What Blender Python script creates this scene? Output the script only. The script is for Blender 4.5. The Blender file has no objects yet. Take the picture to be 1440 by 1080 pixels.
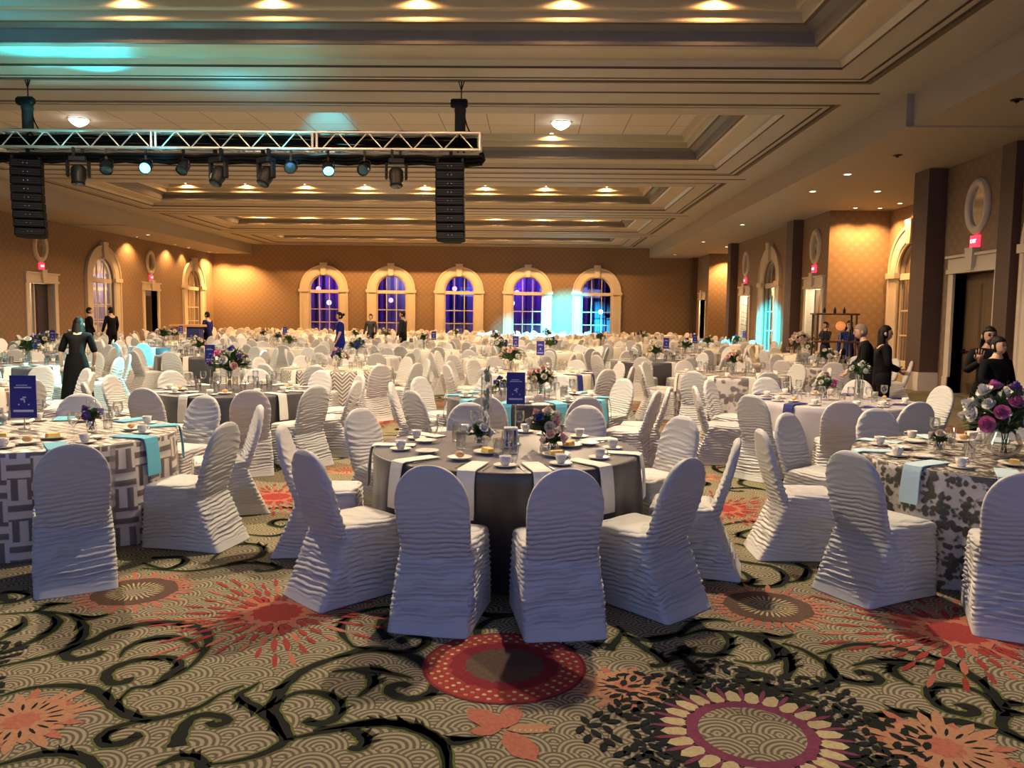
import bpy, math, random
from mathutils import Vector, Matrix
from mathutils.noise import noise as _ns
random.seed(7)
PI = math.pi
S = bpy.context.scene
COL = S.collection
S.view_settings.view_transform = 'Standard'
S.view_settings.look = 'None'
S.view_settings.gamma = 1.0
S.view_settings.use_curve_mapping = False
S.view_settings.exposure = 0.0

# ---------------------------------------------------------------- camera model
FPX, EYE = 1130.0, 1.70
_Y = Vector((28.0, 94.0, -FPX)).normalized()
_X = Vector((1, -0.014, (28.0 - 0.014 * 94.0) / FPX)).normalized()
_Z = _X.cross(_Y)

def gp(px, py, z=0.0):
    c = Vector((px - 720, 540 - py, -FPX))
    w = Vector((c.dot(_X), c.dot(_Y), c.dot(_Z)))
    t = (z - EYE) / w.z
    return (w.x * t, w.y * t)

def pj(x, y, z):
    c = _X * x + _Y * y + _Z * (z - EYE)
    if c.z > -0.2:
        return (-9999, -9999)
    return (720 + FPX * c.x / -c.z, 540 - FPX * c.y / -c.z)

cam_d = bpy.data.cameras.new('camera')
cam = bpy.data.objects.new('camera', cam_d)
COL.objects.link(cam)
cam_d.sensor_width = 36.0
cam_d.lens = FPX / 1440 * 36.0
cam_d.clip_end = 200
# columns of the rotation are the camera axes in room coordinates
R3 = Matrix(((_X[0], _X[1], _X[2]), (_Y[0], _Y[1], _Y[2]), (_Z[0], _Z[1], _Z[2])))
cam.matrix_world = Matrix.Translation((0, 0, EYE)) @ R3.to_4x4()
S.camera = cam

# ---------------------------------------------------------------- materials
MATS = {}

def nodes_of(name):
    m = bpy.data.materials.new(name)
    m.use_nodes = True
    nt = m.node_tree
    b = nt.nodes['Principled BSDF']
    return m, nt, b

def L(nt, a, b):
    nt.links.new(a, b)

def mat(name, col, rough=0.6, metal=0.0, var=0.12, scale=14.0, bump=0.0, emit=None, es=0.0, spec=0.5, sheen=0.0, bscale=None):
    if name in MATS:
        return MATS[name]
    m, nt, b = nodes_of(name)
    tc = nt.nodes.new('ShaderNodeTexCoord')
    nz = nt.nodes.new('ShaderNodeTexNoise')
    nz.inputs['Scale'].default_value = scale
    nz.inputs['Detail'].default_value = 3
    L(nt, tc.outputs['Object'], nz.inputs['Vector'])
    mx = nt.nodes.new('ShaderNodeMix'); mx.data_type = 'RGBA'
    c2 = tuple(max(0, c * (1 - var)) for c in col)
    c1 = tuple(min(1, c * (1 + var)) for c in col)
    mx.inputs[6].default_value = (*c2, 1); mx.inputs[7].default_value = (*c1, 1)
    L(nt, nz.outputs['Fac'], mx.inputs[0])
    L(nt, mx.outputs[2], b.inputs['Base Color'])
    b.inputs['Roughness'].default_value = rough
    b.inputs['Metallic'].default_value = metal
    b.inputs['Specular IOR Level'].default_value = spec
    if sheen: b.inputs['Sheen Weight'].default_value = sheen
    if emit:
        b.inputs['Emission Color'].default_value = (*emit, 1)
        b.inputs['Emission Strength'].default_value = es
    if bump:
        n2 = nt.nodes.new('ShaderNodeTexNoise'); n2.inputs['Scale'].default_value = bscale or scale * 4
        L(nt, tc.outputs['Object'], n2.inputs['Vector'])
        bp = nt.nodes.new('ShaderNodeBump'); bp.inputs['Strength'].default_value = bump; bp.inputs['Distance'].default_value = 0.01
        L(nt, n2.outputs['Fac'], bp.inputs['Height']); L(nt, bp.outputs['Normal'], b.inputs['Normal'])
    MATS[name] = m
    return m

def glassy(name, tint=(1, 1, 1), amount=0.12, rough=0.02, gcol=(1, 1, 1)):
    m = bpy.data.materials.new(name); m.use_nodes = True
    nt = m.node_tree; nt.nodes.clear()
    o = nt.nodes.new('ShaderNodeOutputMaterial')
    t = nt.nodes.new('ShaderNodeBsdfTransparent'); t.inputs[0].default_value = (*tint, 1)
    g = nt.nodes.new('ShaderNodeBsdfGlossy'); g.inputs['Roughness'].default_value = rough; g.inputs[0].default_value = (*gcol, 1)
    lw = nt.nodes.new('ShaderNodeLayerWeight'); lw.inputs[0].default_value = 0.25
    ma = nt.nodes.new('ShaderNodeMath'); ma.operation = 'MULTIPLY_ADD'
    ma.inputs[1].default_value = 0.55; ma.inputs[2].default_value = amount
    L(nt, lw.outputs['Fresnel'], ma.inputs[0])
    mx = nt.nodes.new('ShaderNodeMixShader')
    L(nt, ma.outputs[0], mx.inputs[0]); L(nt, t.outputs[0], mx.inputs[1]); L(nt, g.outputs[0], mx.inputs[2])
    L(nt, mx.outputs[0], o.inputs[0])
    MATS[name] = m
    return m

def emis(name, col, s):
    return mat(name, tuple(c * 0.5 for c in col), 0.5, emit=col, es=s, var=0.02)

def pattern_cloth(name, ca, cb, kind, scale, rough=0.45, metal=0.0, cc=None):
    m, nt, b = nodes_of(name)
    tc = nt.nodes.new('ShaderNodeTexCoord')
    mp = nt.nodes.new('ShaderNodeMapping'); L(nt, tc.outputs['UV'], mp.inputs[0])
    mx = nt.nodes.new('ShaderNodeMix'); mx.data_type = 'RGBA'
    mx.inputs[6].default_value = (*ca, 1); mx.inputs[7].default_value = (*cb, 1)
    if kind == 'weave':
        c = nt.nodes.new('ShaderNodeTexChecker'); c.inputs['Scale'].default_value = scale
        L(nt, mp.outputs[0], c.inputs[0])
        w1 = nt.nodes.new('ShaderNodeTexWave'); w1.wave_type = 'BANDS'; w1.bands_direction = 'X'; w1.inputs['Scale'].default_value = scale * 0.48
        w2 = nt.nodes.new('ShaderNodeTexWave'); w2.wave_type = 'BANDS'; w2.bands_direction = 'Y'; w2.inputs['Scale'].default_value = scale * 0.48
        for w in (w1, w2):
            L(nt, mp.outputs[0], w.inputs[0]); w.inputs['Distortion'].default_value = 0.6
        mm = nt.nodes.new('ShaderNodeMix'); mm.data_type = 'FLOAT'
        L(nt, c.outputs['Fac'], mm.inputs[0]); L(nt, w1.outputs['Fac'], mm.inputs[2]); L(nt, w2.outputs['Fac'], mm.inputs[3])
        h = mm.outputs[0]
    elif kind == 'chevron':
        w1 = nt.nodes.new('ShaderNodeTexWave'); w1.bands_direction = 'DIAGONAL'; w1.inputs['Scale'].default_value = scale
        c = nt.nodes.new('ShaderNodeTexWave'); c.bands_direction = 'X'; c.wave_profile = 'TRI'; c.inputs['Scale'].default_value = scale * 0.25
        sx = nt.nodes.new('ShaderNodeSeparateXYZ'); L(nt, mp.outputs[0], sx.inputs[0]); L(nt, mp.outputs[0], c.inputs[0])
        ad = nt.nodes.new('ShaderNodeMath'); ad.operation = 'MULTIPLY_ADD'; ad.inputs[1].default_value = 0.12
        L(nt, c.outputs['Fac'], ad.inputs[0]); L(nt, sx.outputs[1], ad.inputs[2])
        cb_ = nt.nodes.new('ShaderNodeCombineXYZ'); L(nt, ad.outputs[0], cb_.inputs[0])
        w1.bands_direction = 'X'; L(nt, cb_.outputs[0], w1.inputs[0]); h = w1.outputs['Fac']
    else:  # floral / damask
        v = nt.nodes.new('ShaderNodeTexVoronoi'); v.inputs['Scale'].default_value = scale
        v.inputs['Randomness'].default_value = 0.85
        L(nt, mp.outputs[0], v.inputs['Vector'])
        n = nt.nodes.new('ShaderNodeTexNoise'); n.inputs['Scale'].default_value = scale * 0.5; n.inputs['Detail'].default_value = 2
        L(nt, mp.outputs[0], n.inputs['Vector'])
        a1 = nt.nodes.new('ShaderNodeMath'); a1.operation = 'MULTIPLY_ADD'; a1.inputs[1].default_value = 2.2; a1.inputs[2].default_value = -1.22
        L(nt, n.outputs['Fac'], a1.inputs[0])
        a2 = nt.nodes.new('ShaderNodeMath'); a2.operation = 'ADD'
        L(nt, v.outputs['Distance'], a2.inputs[0]); L(nt, a1.outputs[0], a2.inputs[1]); h = a2.outputs[0]
    r = nt.nodes.new('ShaderNodeValToRGB')
    r.color_ramp.elements[0].position = 0.32; r.color_ramp.elements[1].position = 0.55
    L(nt, h, r.inputs[0]); L(nt, r.outputs[0], mx.inputs[0])
    L(nt, mx.outputs[2], b.inputs['Base Color'])
    b.inputs['Roughness'].default_value = rough; b.inputs['Metallic'].default_value = metal
    bp = nt.nodes.new('ShaderNodeBump'); bp.inputs['Strength'].default_value = 0.6; bp.inputs['Distance'].default_value = 0.006
    L(nt, h, bp.inputs['Height']); L(nt, bp.outputs['Normal'], b.inputs['Normal'])
    MATS[name] = m
    return m

def wallpaper(name, col, col2):
    m, nt, b = nodes_of(name)
    tc = nt.nodes.new('ShaderNodeTexCoord')
    mp = nt.nodes.new('ShaderNodeMapping'); mp.inputs['Rotation'].default_value = (0.0, PI / 4, 0.0)
    L(nt, tc.outputs['Object'], mp.inputs[0])
    w1 = nt.nodes.new('ShaderNodeTexWave'); w1.bands_direction = 'X'; w1.inputs['Scale'].default_value = 1.3
    w2 = nt.nodes.new('ShaderNodeTexWave'); w2.bands_direction = 'Z'; w2.inputs['Scale'].default_value = 1.3
    for w in (w1, w2):
        w.inputs['Distortion'].default_value = 1.0; w.inputs['Detail'].default_value = 1; L(nt, mp.outputs[0], w.inputs[0])
    mu = nt.nodes.new('ShaderNodeMath'); mu.operation = 'MULTIPLY'; L(nt, w1.outputs['Fac'], mu.inputs[0]); L(nt, w2.outputs['Fac'], mu.inputs[1])
    mx = nt.nodes.new('ShaderNodeMix'); mx.data_type = 'RGBA'
    mx.inputs[6].default_value = (*col, 1); mx.inputs[7].default_value = (*col2, 1)
    L(nt, mu.outputs[0], mx.inputs[0]); L(nt, mx.outputs[2], b.inputs['Base Color'])
    b.inputs['Roughness'].default_value = 0.75
    MATS[name] = m
    return m

def wood(name, a, bcol, scale=3.0, rough=0.4):
    m, nt, b = nodes_of(name)
    tc = nt.nodes.new('ShaderNodeTexCoord')
    mp = nt.nodes.new('ShaderNodeMapping'); mp.inputs['Scale'].default_value = (6, 6, 0.5)
    L(nt, tc.outputs['Object'], mp.inputs[0])
    nz = nt.nodes.new('ShaderNodeTexNoise'); nz.inputs['Scale'].default_value = scale; nz.inputs['Detail'].default_value = 5
    L(nt, mp.outputs[0], nz.inputs['Vector'])
    mx = nt.nodes.new('ShaderNodeMix'); mx.data_type = 'RGBA'
    mx.inputs[6].default_value = (*a, 1); mx.inputs[7].default_value = (*bcol, 1)
    L(nt, nz.outputs['Fac'], mx.inputs[0]); L(nt, mx.outputs[2], b.inputs['Base Color'])
    b.inputs['Roughness'].default_value = rough
    MATS[name] = m
    return m

def carpet_base():
    m, nt, b = nodes_of('carpet_ground')
    N = nt.nodes.new
    tc = N('ShaderNodeTexCoord')
    nz = N('ShaderNodeTexNoise'); nz.inputs['Scale'].default_value = 0.9; nz.inputs['Detail'].default_value = 2
    L(nt, tc.outputs['Object'], nz.inputs['Vector'])
    # overlapping fans of concentric arcs: nearest fan centre below each point
    sx = N('ShaderNodeSeparateXYZ'); L(nt, tc.outputs['Object'], sx.inputs[0])
    def fan(ox, oy, w=0.26, h=0.15):
        def M(op, a, b_=None, c=None):
            n = N('ShaderNodeMath'); n.operation = op
            for i, v in enumerate((a, b_, c)):
                if v is None: continue
                if isinstance(v, (int, float)): n.inputs[i].default_value = v
                else: L(nt, v, n.inputs[i])
            return n.outputs[0]
        jig = M('MULTIPLY_ADD', nz.outputs['Fac'], 0.25, oy)
        u = M('ADD', sx.outputs[0], M('MULTIPLY_ADD', nz.outputs['Fac'], 0.3, ox)); v = M('ADD', sx.outputs[1], jig)
        fu = M('SUBTRACT', M('MODULO', M('ADD', u, 500 * w), w), w / 2)
        fv = M('MODULO', M('ADD', v, 500 * h), h)
        r = M('SQRT', M('ADD', M('MULTIPLY', fu, fu), M('MULTIPLY', fv, fv)))
        return r
    r1 = fan(0, 0); r2 = fan(0.13, 0.075)
    def M(op, a, b_=None, c=None):
        n = N('ShaderNodeMath'); n.operation = op
        for i, v in enumerate((a, b_, c)):
            if v is None: continue
            if isinstance(v, (int, float)): n.inputs[i].default_value = v
            else: L(nt, v, n.inputs[i])
        return n.outputs[0]
    ins = M('LESS_THAN', r1, 0.125)
    mm = N('ShaderNodeMix'); mm.data_type = 'FLOAT'; L(nt, ins, mm.inputs[0]); L(nt, r2, mm.inputs[2]); L(nt, r1, mm.inputs[3])
    ring = M('SINE', M('MULTIPLY', mm.outputs[0], 2 * PI / 0.026))
    rr = N('ShaderNodeValToRGB'); rr.color_ramp.elements[0].position = 0.25; rr.color_ramp.elements[1].position = 0.75
    L(nt, M('MULTIPLY_ADD', ring, 0.5, 0.5), rr.inputs[0])
    n3 = N('ShaderNodeTexNoise'); n3.inputs['Scale'].default_value = 1.6; L(nt, tc.outputs['Object'], n3.inputs['Vector'])
    ca = N('ShaderNodeMix'); ca.data_type = 'RGBA'; ca.inputs[6].default_value = (0.105, 0.085, 0.062, 1); ca.inputs[7].default_value = (0.11, 0.10, 0.066, 1)
    cb = N('ShaderNodeMix'); cb.data_type = 'RGBA'; cb.inputs[6].default_value = (0.30, 0.255, 0.175, 1); cb.inputs[7].default_value = (0.30, 0.285, 0.18, 1)
    L(nt, n3.outputs['Fac'], ca.inputs[0]); L(nt, n3.outputs['Fac'], cb.inputs[0])
    cx = N('ShaderNodeMix'); cx.data_type = 'RGBA'
    L(nt, rr.outputs[0], cx.inputs[0]); L(nt, ca.outputs[2], cx.inputs[6]); L(nt, cb.outputs[2], cx.inputs[7])
    L(nt, cx.outputs[2], b.inputs['Base Color'])
    b.inputs['Roughness'].default_value = 0.95; b.inputs['Specular IOR Level'].default_value = 0.15
    n4 = N('ShaderNodeTexNoise'); n4.inputs['Scale'].default_value = 160
    L(nt, tc.outputs['Object'], n4.inputs['Vector'])
    bp = N('ShaderNodeBump'); bp.inputs['Strength'].default_value = 0.5; bp.inputs['Distance'].default_value = 0.004
    L(nt, n4.outputs['Fac'], bp.inputs['Height']); L(nt, bp.outputs['Normal'], b.inputs['Normal'])
    return m

def carpet_ink(name, col):
    return mat(name, col, 0.95, var=0.35, scale=60, spec=0.1)

# ---------------------------------------------------------------- mesh builder
class MB:
    def __init__(s):
        s.v = []; s.f = []; s.m = []; s.uv = None; s.mi = 0
    def add(s, vs, fs):
        b = len(s.v)
        s.v += [tuple(p) for p in vs]
        s.f += [tuple(i + b for i in f) for f in fs]
        s.m += [s.mi] * len(fs)
        return b
    def box(s, x0, y0, z0, x1, y1, z1, M=None):
        vs = [(x, y, z) for z in (z0, z1) for y in (y0, y1) for x in (x0, x1)]
        if M: vs = [M @ Vector(p) for p in vs]
        s.add(vs, [(0, 2, 3, 1), (4, 5, 7, 6), (0, 1, 5, 4), (2, 6, 7, 3), (0, 4, 6, 2), (1, 3, 7, 5)])
    def bevbox(s, x0, y0, z0, x1, y1, z1, r=0.01, M=None):
        # a box with chamfered upright edges and chamfered top and bottom
        def ring(x0, y0, x1, y1, r, z):
            return [(x0 + r, y0, z), (x1 - r, y0, z), (x1, y0 + r, z), (x1, y1 - r, z), (x1 - r, y1, z), (x0 + r, y1, z), (x0, y1 - r, z), (x0, y0 + r, z)]
        rs = [ring(x0 + r, y0 + r, x1 - r, y1 - r, r, z0), ring(x0, y0, x1, y1, r, z0 + r), ring(x0, y0, x1, y1, r, z1 - r), ring(x0 + r, y0 + r, x1 - r, y1 - r, r, z1)]
        if M: rs = [[M @ Vector(p) for p in q] for q in rs]
        s.loft(rs, True, True)
    def loft(s, rings, cap0=False, cap1=False, closed=True):
        n = len(rings[0]); b = len(s.v)
        for r in rings: s.v += [tuple(p) for p in r]
        for i in range(len(rings) - 1):
            for j in range(n if closed else n - 1):
                k = (j + 1) % n
                s.f.append((b + i * n + j, b + i * n + k, b + (i + 1) * n + k, b + (i + 1) * n + j)); s.m.append(s.mi)
        if cap0: s.f.append(tuple(b + j for j in reversed(range(n)))); s.m.append(s.mi)
        if cap1: s.f.append(tuple(b + (len(rings) - 1) * n + j for j in range(n))); s.m.append(s.mi)
    def lathe(s, prof, n=24, c=(0, 0, 0), M=None, cap0=False, cap1=False):
        rs = []
        for r, z in prof:
            q = [(c[0] + r * math.cos(2 * PI * j / n), c[1] + r * math.sin(2 * PI * j / n), c[2] + z) for j in range(n)]
            if M: q = [M @ Vector(p) for p in q]
            rs.append(q)
        s.loft(rs, cap0, cap1)
    def tube(s, pts, r, n=8, cap=True):
        pts = [Vector(p) for p in pts]
        rad = r if isinstance(r, (list, tuple)) else [r] * len(pts)
        rs = []
        up = Vector((0, 0, 1))
        for i, p in enumerate(pts):
            d = (pts[min(i + 1, len(pts) - 1)] - pts[max(i - 1, 0)])
            if d.length < 1e-9: d = Vector((0, 0, 1))
            d.normalize()
            a = d.cross(up)
            if a.length < 0.1: a = d.cross(Vector((1, 0, 0)))
            a.normalize(); b = d.cross(a)
            rs.append([p + (a * math.cos(2 * PI * j / n) + b * math.sin(2 * PI * j / n)) * rad[i] for j in range(n)])
        s.loft(rs, cap, cap)
    def ball(s, c, r, n=12, m=8, sc=(1, 1, 1), M=None):
        rs = []
        for i in range(m + 1):
            t = PI * i / m
            rr = max(math.sin(t), 0.02)
            q = [Vector((c[0] + r * sc[0] * rr * math.cos(2 * PI * j / n), c[1] + r * sc[1] * rr * math.sin(2 * PI * j / n), c[2] - r * sc[2] * math.cos(t))) for j in range(n)]
            if M: q = [M @ p for p in q]
            rs.append(q)
        s.loft(rs, True, True)
    def mesh(s, name, mats, smooth=True, ang=None):
        me = bpy.data.meshes.new(name)
        me.from_pydata(s.v, [], s.f)
        if not isinstance(mats, (list, tuple)): mats = [mats]
        for m in mats: me.materials.append(m)
        if len(mats) > 1: me.polygons.foreach_set('material_index', s.m)
        me.polygons.foreach_set('use_smooth', [bool(smooth)] * len(s.f))
        if s.uv:
            l = me.uv_layers.new(name='UVMap')
            for poly in me.polygons:
                for li in poly.loop_indices:
                    l.data[li].uv = s.uv[me.loops[li].vertex_index]
        me.update()
        if smooth and ang:
            me.set_sharp_from_angle(angle=math.radians(ang))
        return me
    def build(s, name, mats, parent=None, smooth=True, ang=40):
        return part(name, s.mesh(name, mats, smooth, ang), parent)

def part(name, me, parent=None):
    o = bpy.data.objects.new(name, me); COL.objects.link(o)
    if parent: o.parent = parent
    return o

def tag(o, label=None, cat=None, group=None, kind=None):
    if label: o['label'] = label
    if cat: o['category'] = cat
    if group: o['group'] = group
    if kind: o['kind'] = kind
    return o

def thing(name, label, cat, loc=(0, 0, 0), rz=0.0, group=None, kind=None, rot=None):
    o = bpy.data.objects.new(name, None); COL.objects.link(o)
    o.empty_display_size = 0.1
    o.location = loc; o.rotation_euler = rot or (0, 0, rz)
    return tag(o, label, cat, group, kind)

def copy_tree(o, parent=None):
    c = o.copy(); COL.objects.link(c)
    if parent: c.parent = parent
    for ch in list(o.children): copy_tree(ch, c)
    return c

def light(name, kind, loc, power, color, target=None, parent=None, size=0.1, spot=90, blend=0.5, sx=None, sy=None, spread=None):
    d = bpy.data.lights.new(name, kind); d.energy = power; d.color = color
    o = bpy.data.objects.new(name, d); COL.objects.link(o)
    if kind == 'AREA':
        d.shape = 'RECTANGLE'; d.size = sx or 1; d.size_y = sy or 1
        if spread: d.spread = math.radians(spread)
    else:
        d.shadow_soft_size = size
    if kind == 'SPOT':
        d.spot_size = math.radians(spot); d.spot_blend = blend
    o.location = loc
    if target is not None:
        o.rotation_euler = (Vector(target) - Vector(loc)).to_track_quat('-Z', 'Y').to_euler()
    if parent: 
        o.parent = parent
    return o
# ================================================================ SETTING
M_CEIL = mat('ceiling_paint', (0.38, 0.355, 0.31), 0.55, var=0.05, scale=3, spec=0.6)
M_MOULD = mat('ceiling_moulding', (0.46, 0.41, 0.31), 0.4, var=0.05, scale=3, spec=0.6)
M_GROOVE = mat('ceiling_groove', (0.10, 0.075, 0.055), 0.7, var=0.2)
M_SOFF = mat('soffit_paint', (0.37, 0.33, 0.27), 0.6, var=0.05, scale=3)
M_WALL = wallpaper('brown_wallpaper', (0.21, 0.138, 0.082), (0.255, 0.17, 0.102))
M_WALLD = mat('column_brown', (0.085, 0.05, 0.034), 0.6, var=0.1, scale=4)
M_TRIM = mat('stone_trim', (0.58, 0.51, 0.41), 0.5, var=0.06, scale=5)
M_WHITE = mat('white_metal', (0.8, 0.78, 0.74), 0.4, var=0.03)
M_BLACK = mat('black_plastic', (0.003, 0.003, 0.004), 0.65, var=0.3, spec=.08)
M_BLACKM = mat('black_metal', (0.006, 0.0065, 0.009), 0.45, var=0.3, spec=.18)
M_ALU = mat('truss_aluminium', (0.62, 0.62, 0.64), 0.38, metal=0.75, var=0.1)
M_PANE = glassy('window_glass', (0.93, 0.95, 0.97), 0.04, 0.02)
M_GLASS = glassy('clear_glass', (0.985, 0.99, 0.99), 0.05, 0.08)
M_SHEER = mat('sheer_curtain', (0.62, 0.50, 0.35), 0.8, var=0.1)
M_DOOR = wood('dark_door_wood', (0.085, 0.055, 0.03), (0.15, 0.10, 0.055), 4)
M_DOORD = mat('dark_door_panel', (0.03, 0.022, 0.02), 0.4, var=0.3)
M_LENS = emis('warm_lamp_lens', (1.0, 0.82, 0.6), 12)
M_LENSW = emis('white_lamp_lens', (1.0, 0.95, 0.88), 18)
M_CORR = mat('corridor_paint', (0.8, 0.72, 0.58), 0.7, var=0.05)
M_DARKROOM = mat('lobby_dark', (0.05, 0.04, 0.06), 0.5, var=0.4, scale=2)
M_SILL = mat('base_stone', (0.60, 0.55, 0.48), 0.5, var=0.05)

XR, XL, YF, YB = 10.0, -19.9, 50.0, -7.0
ZS, ZC = 5.4, 6.0

# ---- ceiling with stepped coffers -------------------------------------------------
COFF = [(-4.0, 4.2), (5.6, 15.2), (16.6, 24.7), (26.0, 33.6), (35.0, 41.9), (43.2, 49.3)]
CX0, CX1 = -16.3, 6.12
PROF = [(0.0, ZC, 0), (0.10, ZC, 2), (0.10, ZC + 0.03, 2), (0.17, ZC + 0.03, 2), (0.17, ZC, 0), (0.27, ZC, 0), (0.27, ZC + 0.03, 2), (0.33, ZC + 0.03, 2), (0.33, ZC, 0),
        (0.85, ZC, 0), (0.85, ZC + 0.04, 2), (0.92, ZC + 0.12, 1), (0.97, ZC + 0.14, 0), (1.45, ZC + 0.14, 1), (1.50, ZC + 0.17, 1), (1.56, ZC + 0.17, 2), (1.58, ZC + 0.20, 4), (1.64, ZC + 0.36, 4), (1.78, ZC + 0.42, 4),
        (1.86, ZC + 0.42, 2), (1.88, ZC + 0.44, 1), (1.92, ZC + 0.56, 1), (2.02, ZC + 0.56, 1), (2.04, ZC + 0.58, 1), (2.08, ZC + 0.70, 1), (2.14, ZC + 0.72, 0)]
cb = MB()
ys = [YB] + [v for c in COFF for v in c] + [YF + 0.1]
for i in range(0, len(ys), 2):          # bands between coffers
    cb.mi = 0
    cb.add([(CX0, ys[i], ZC), (CX1, ys[i], ZC), (CX1, ys[i + 1], ZC), (CX0, ys[i + 1], ZC)], [(0, 3, 2, 1)])
cb.add([(-17.5, YB, ZC), (CX0, YB, ZC), (CX0, YF + .1, ZC), (-17.5, YF + .1, ZC)], [(0, 3, 2, 1)])
cb.add([(CX1, YB, ZC), (7.4, YB, ZC), (7.4, YF + .1, ZC), (CX1, YF + .1, ZC)], [(0, 3, 2, 1)])
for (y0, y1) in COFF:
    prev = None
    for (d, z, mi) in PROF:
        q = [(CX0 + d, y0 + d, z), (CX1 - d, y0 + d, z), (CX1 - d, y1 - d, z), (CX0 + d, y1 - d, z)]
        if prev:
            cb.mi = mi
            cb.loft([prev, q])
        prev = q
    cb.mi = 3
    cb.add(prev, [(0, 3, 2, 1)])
# tray tiles with thin joints
mt, nt, b = nodes_of('ceiling_tiles')
tc = nt.nodes.new('ShaderNodeTexCoord'); br = nt.nodes.new('ShaderNodeTexBrick')
br.offset = 0; br.inputs['Scale'].default_value = 1; br.inputs['Brick Width'].default_value = 1.2; br.inputs['Row Height'].default_value = 1.2
br.inputs['Mortar Size'].default_value = 0.012
br.inputs['Color1'].default_value = (0.58, 0.52, 0.44, 1); br.inputs['Color2'].default_value = (0.56, 0.50, 0.42, 1); br.inputs['Mortar'].default_value = (0.2, 0.17, 0.13, 1)
L(nt, tc.outputs['Object'], br.inputs['Vector']); L(nt, br.outputs['Color'], b.inputs['Base Color']); b.inputs['Roughness'].default_value = 0.7
ce = cb.build('ceiling', [M_CEIL, M_MOULD, M_GROOVE, mt, mat('cove_slate_paint', (.13, .125, .13), .5, var=.08, scale=3)], smooth=False)  # last slot: cove band set darker than the ceiling paint
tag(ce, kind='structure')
# dark partition tracks between coffers
tb = MB()
for y in (15.8, 25.35, 34.3, 42.55):
    tb.box(CX0, y - 0.035, ZC - 0.012, CX1 + 0.4, y + 0.035, ZC - 0.001)
tag(tb.build('trim_1', M_GROOVE, smooth=False), kind='structure')
# ---- side soffits with their stepped beam faces ------------------------------------
for name, xs, xe, sg in (('ceiling_right_soffit', 7.05, 12.3, 1), ('ceiling_left_soffit', -17.3, XL, -1)):
    sb = MB()
    segs = [(YB, 15.8, 0.12), (15.8, 34.3, 0.0), (34.3, YF + .1, 0.10)]
    for (a, c, off) in segs:
        x = xs + sg * off
        sb.box(min(x, xe), a, ZS, max(x, xe), c, ZC + 0.001)
    sb.box(min(xs + sg * .0, xe), 15.74, ZS - 0.03, max(xs, xe if sg > 0 else xe), 15.9, ZS)
    if sg < 0: sb.box(XL, 34.2, ZS - 0.03, xs + 0.02, 34.36, ZS)
    tag(sb.build(name, M_SOFF, smooth=False), kind='structure')

# ---- walls with openings ----------------------------------------------------------------
def wall_panel(name, length, z1, ops, loc, rz, m=M_WALL, t=0.3, z0=0.0):
    b = MB(); x = 0.0
    def q(p): b.add(p, [(0, 1, 2, 3)])
    for o in sorted(ops, key=lambda o: o['c']):
        c, w, top, bot = o['c'], o['w'], o['top'], o.get('bot', 0.0)
        q([(x, 0, z0), (c - w, 0, z0), (c - w, 0, z1), (x, 0, z1)])
        if bot > z0: q([(c - w, 0, z0), (c + w, 0, z0), (c + w, 0, bot), (c - w, 0, bot)]); q([(c - w, 0, bot), (c + w, 0, bot), (c + w, t, bot), (c - w, t, bot)])
        if o.get('arch'):
            sp = top - w; n = 20
            P = [(c - w * math.cos(PI * i / n), sp + w * math.sin(PI * i / n)) for i in range(n + 1)]
        else:
            P = [(c - w, top), (c + w, top)]; sp = top
        for i in range(len(P) - 1):
            (xa, za), (xb, zb) = P[i], P[i + 1]
            q([(xa, 0, za), (xb, 0, zb), (xb, 0, z1), (xa, 0, z1)])
            q([(xa, 0, za), (xa, t, za), (xb, t, zb), (xb, 0, zb)])
        for xx in (c - w, c + w):
            q([(xx, 0, bot), (xx, t, bot), (xx, t, sp), (xx, 0, sp)])
        x = c + w
    q([(x, 0, z0), (length, 0, z0), (length, 0, z1), (x, 0, z1)])
    # back skin
    q([(0, t, z1), (0, 0, z1), (length, 0, z1), (length, t, z1)])
    o = b.build(name, m, smooth=False)
    o.location = loc; o.rotation_euler = (0, 0, rz)
    return tag(o, kind='structure')

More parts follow.
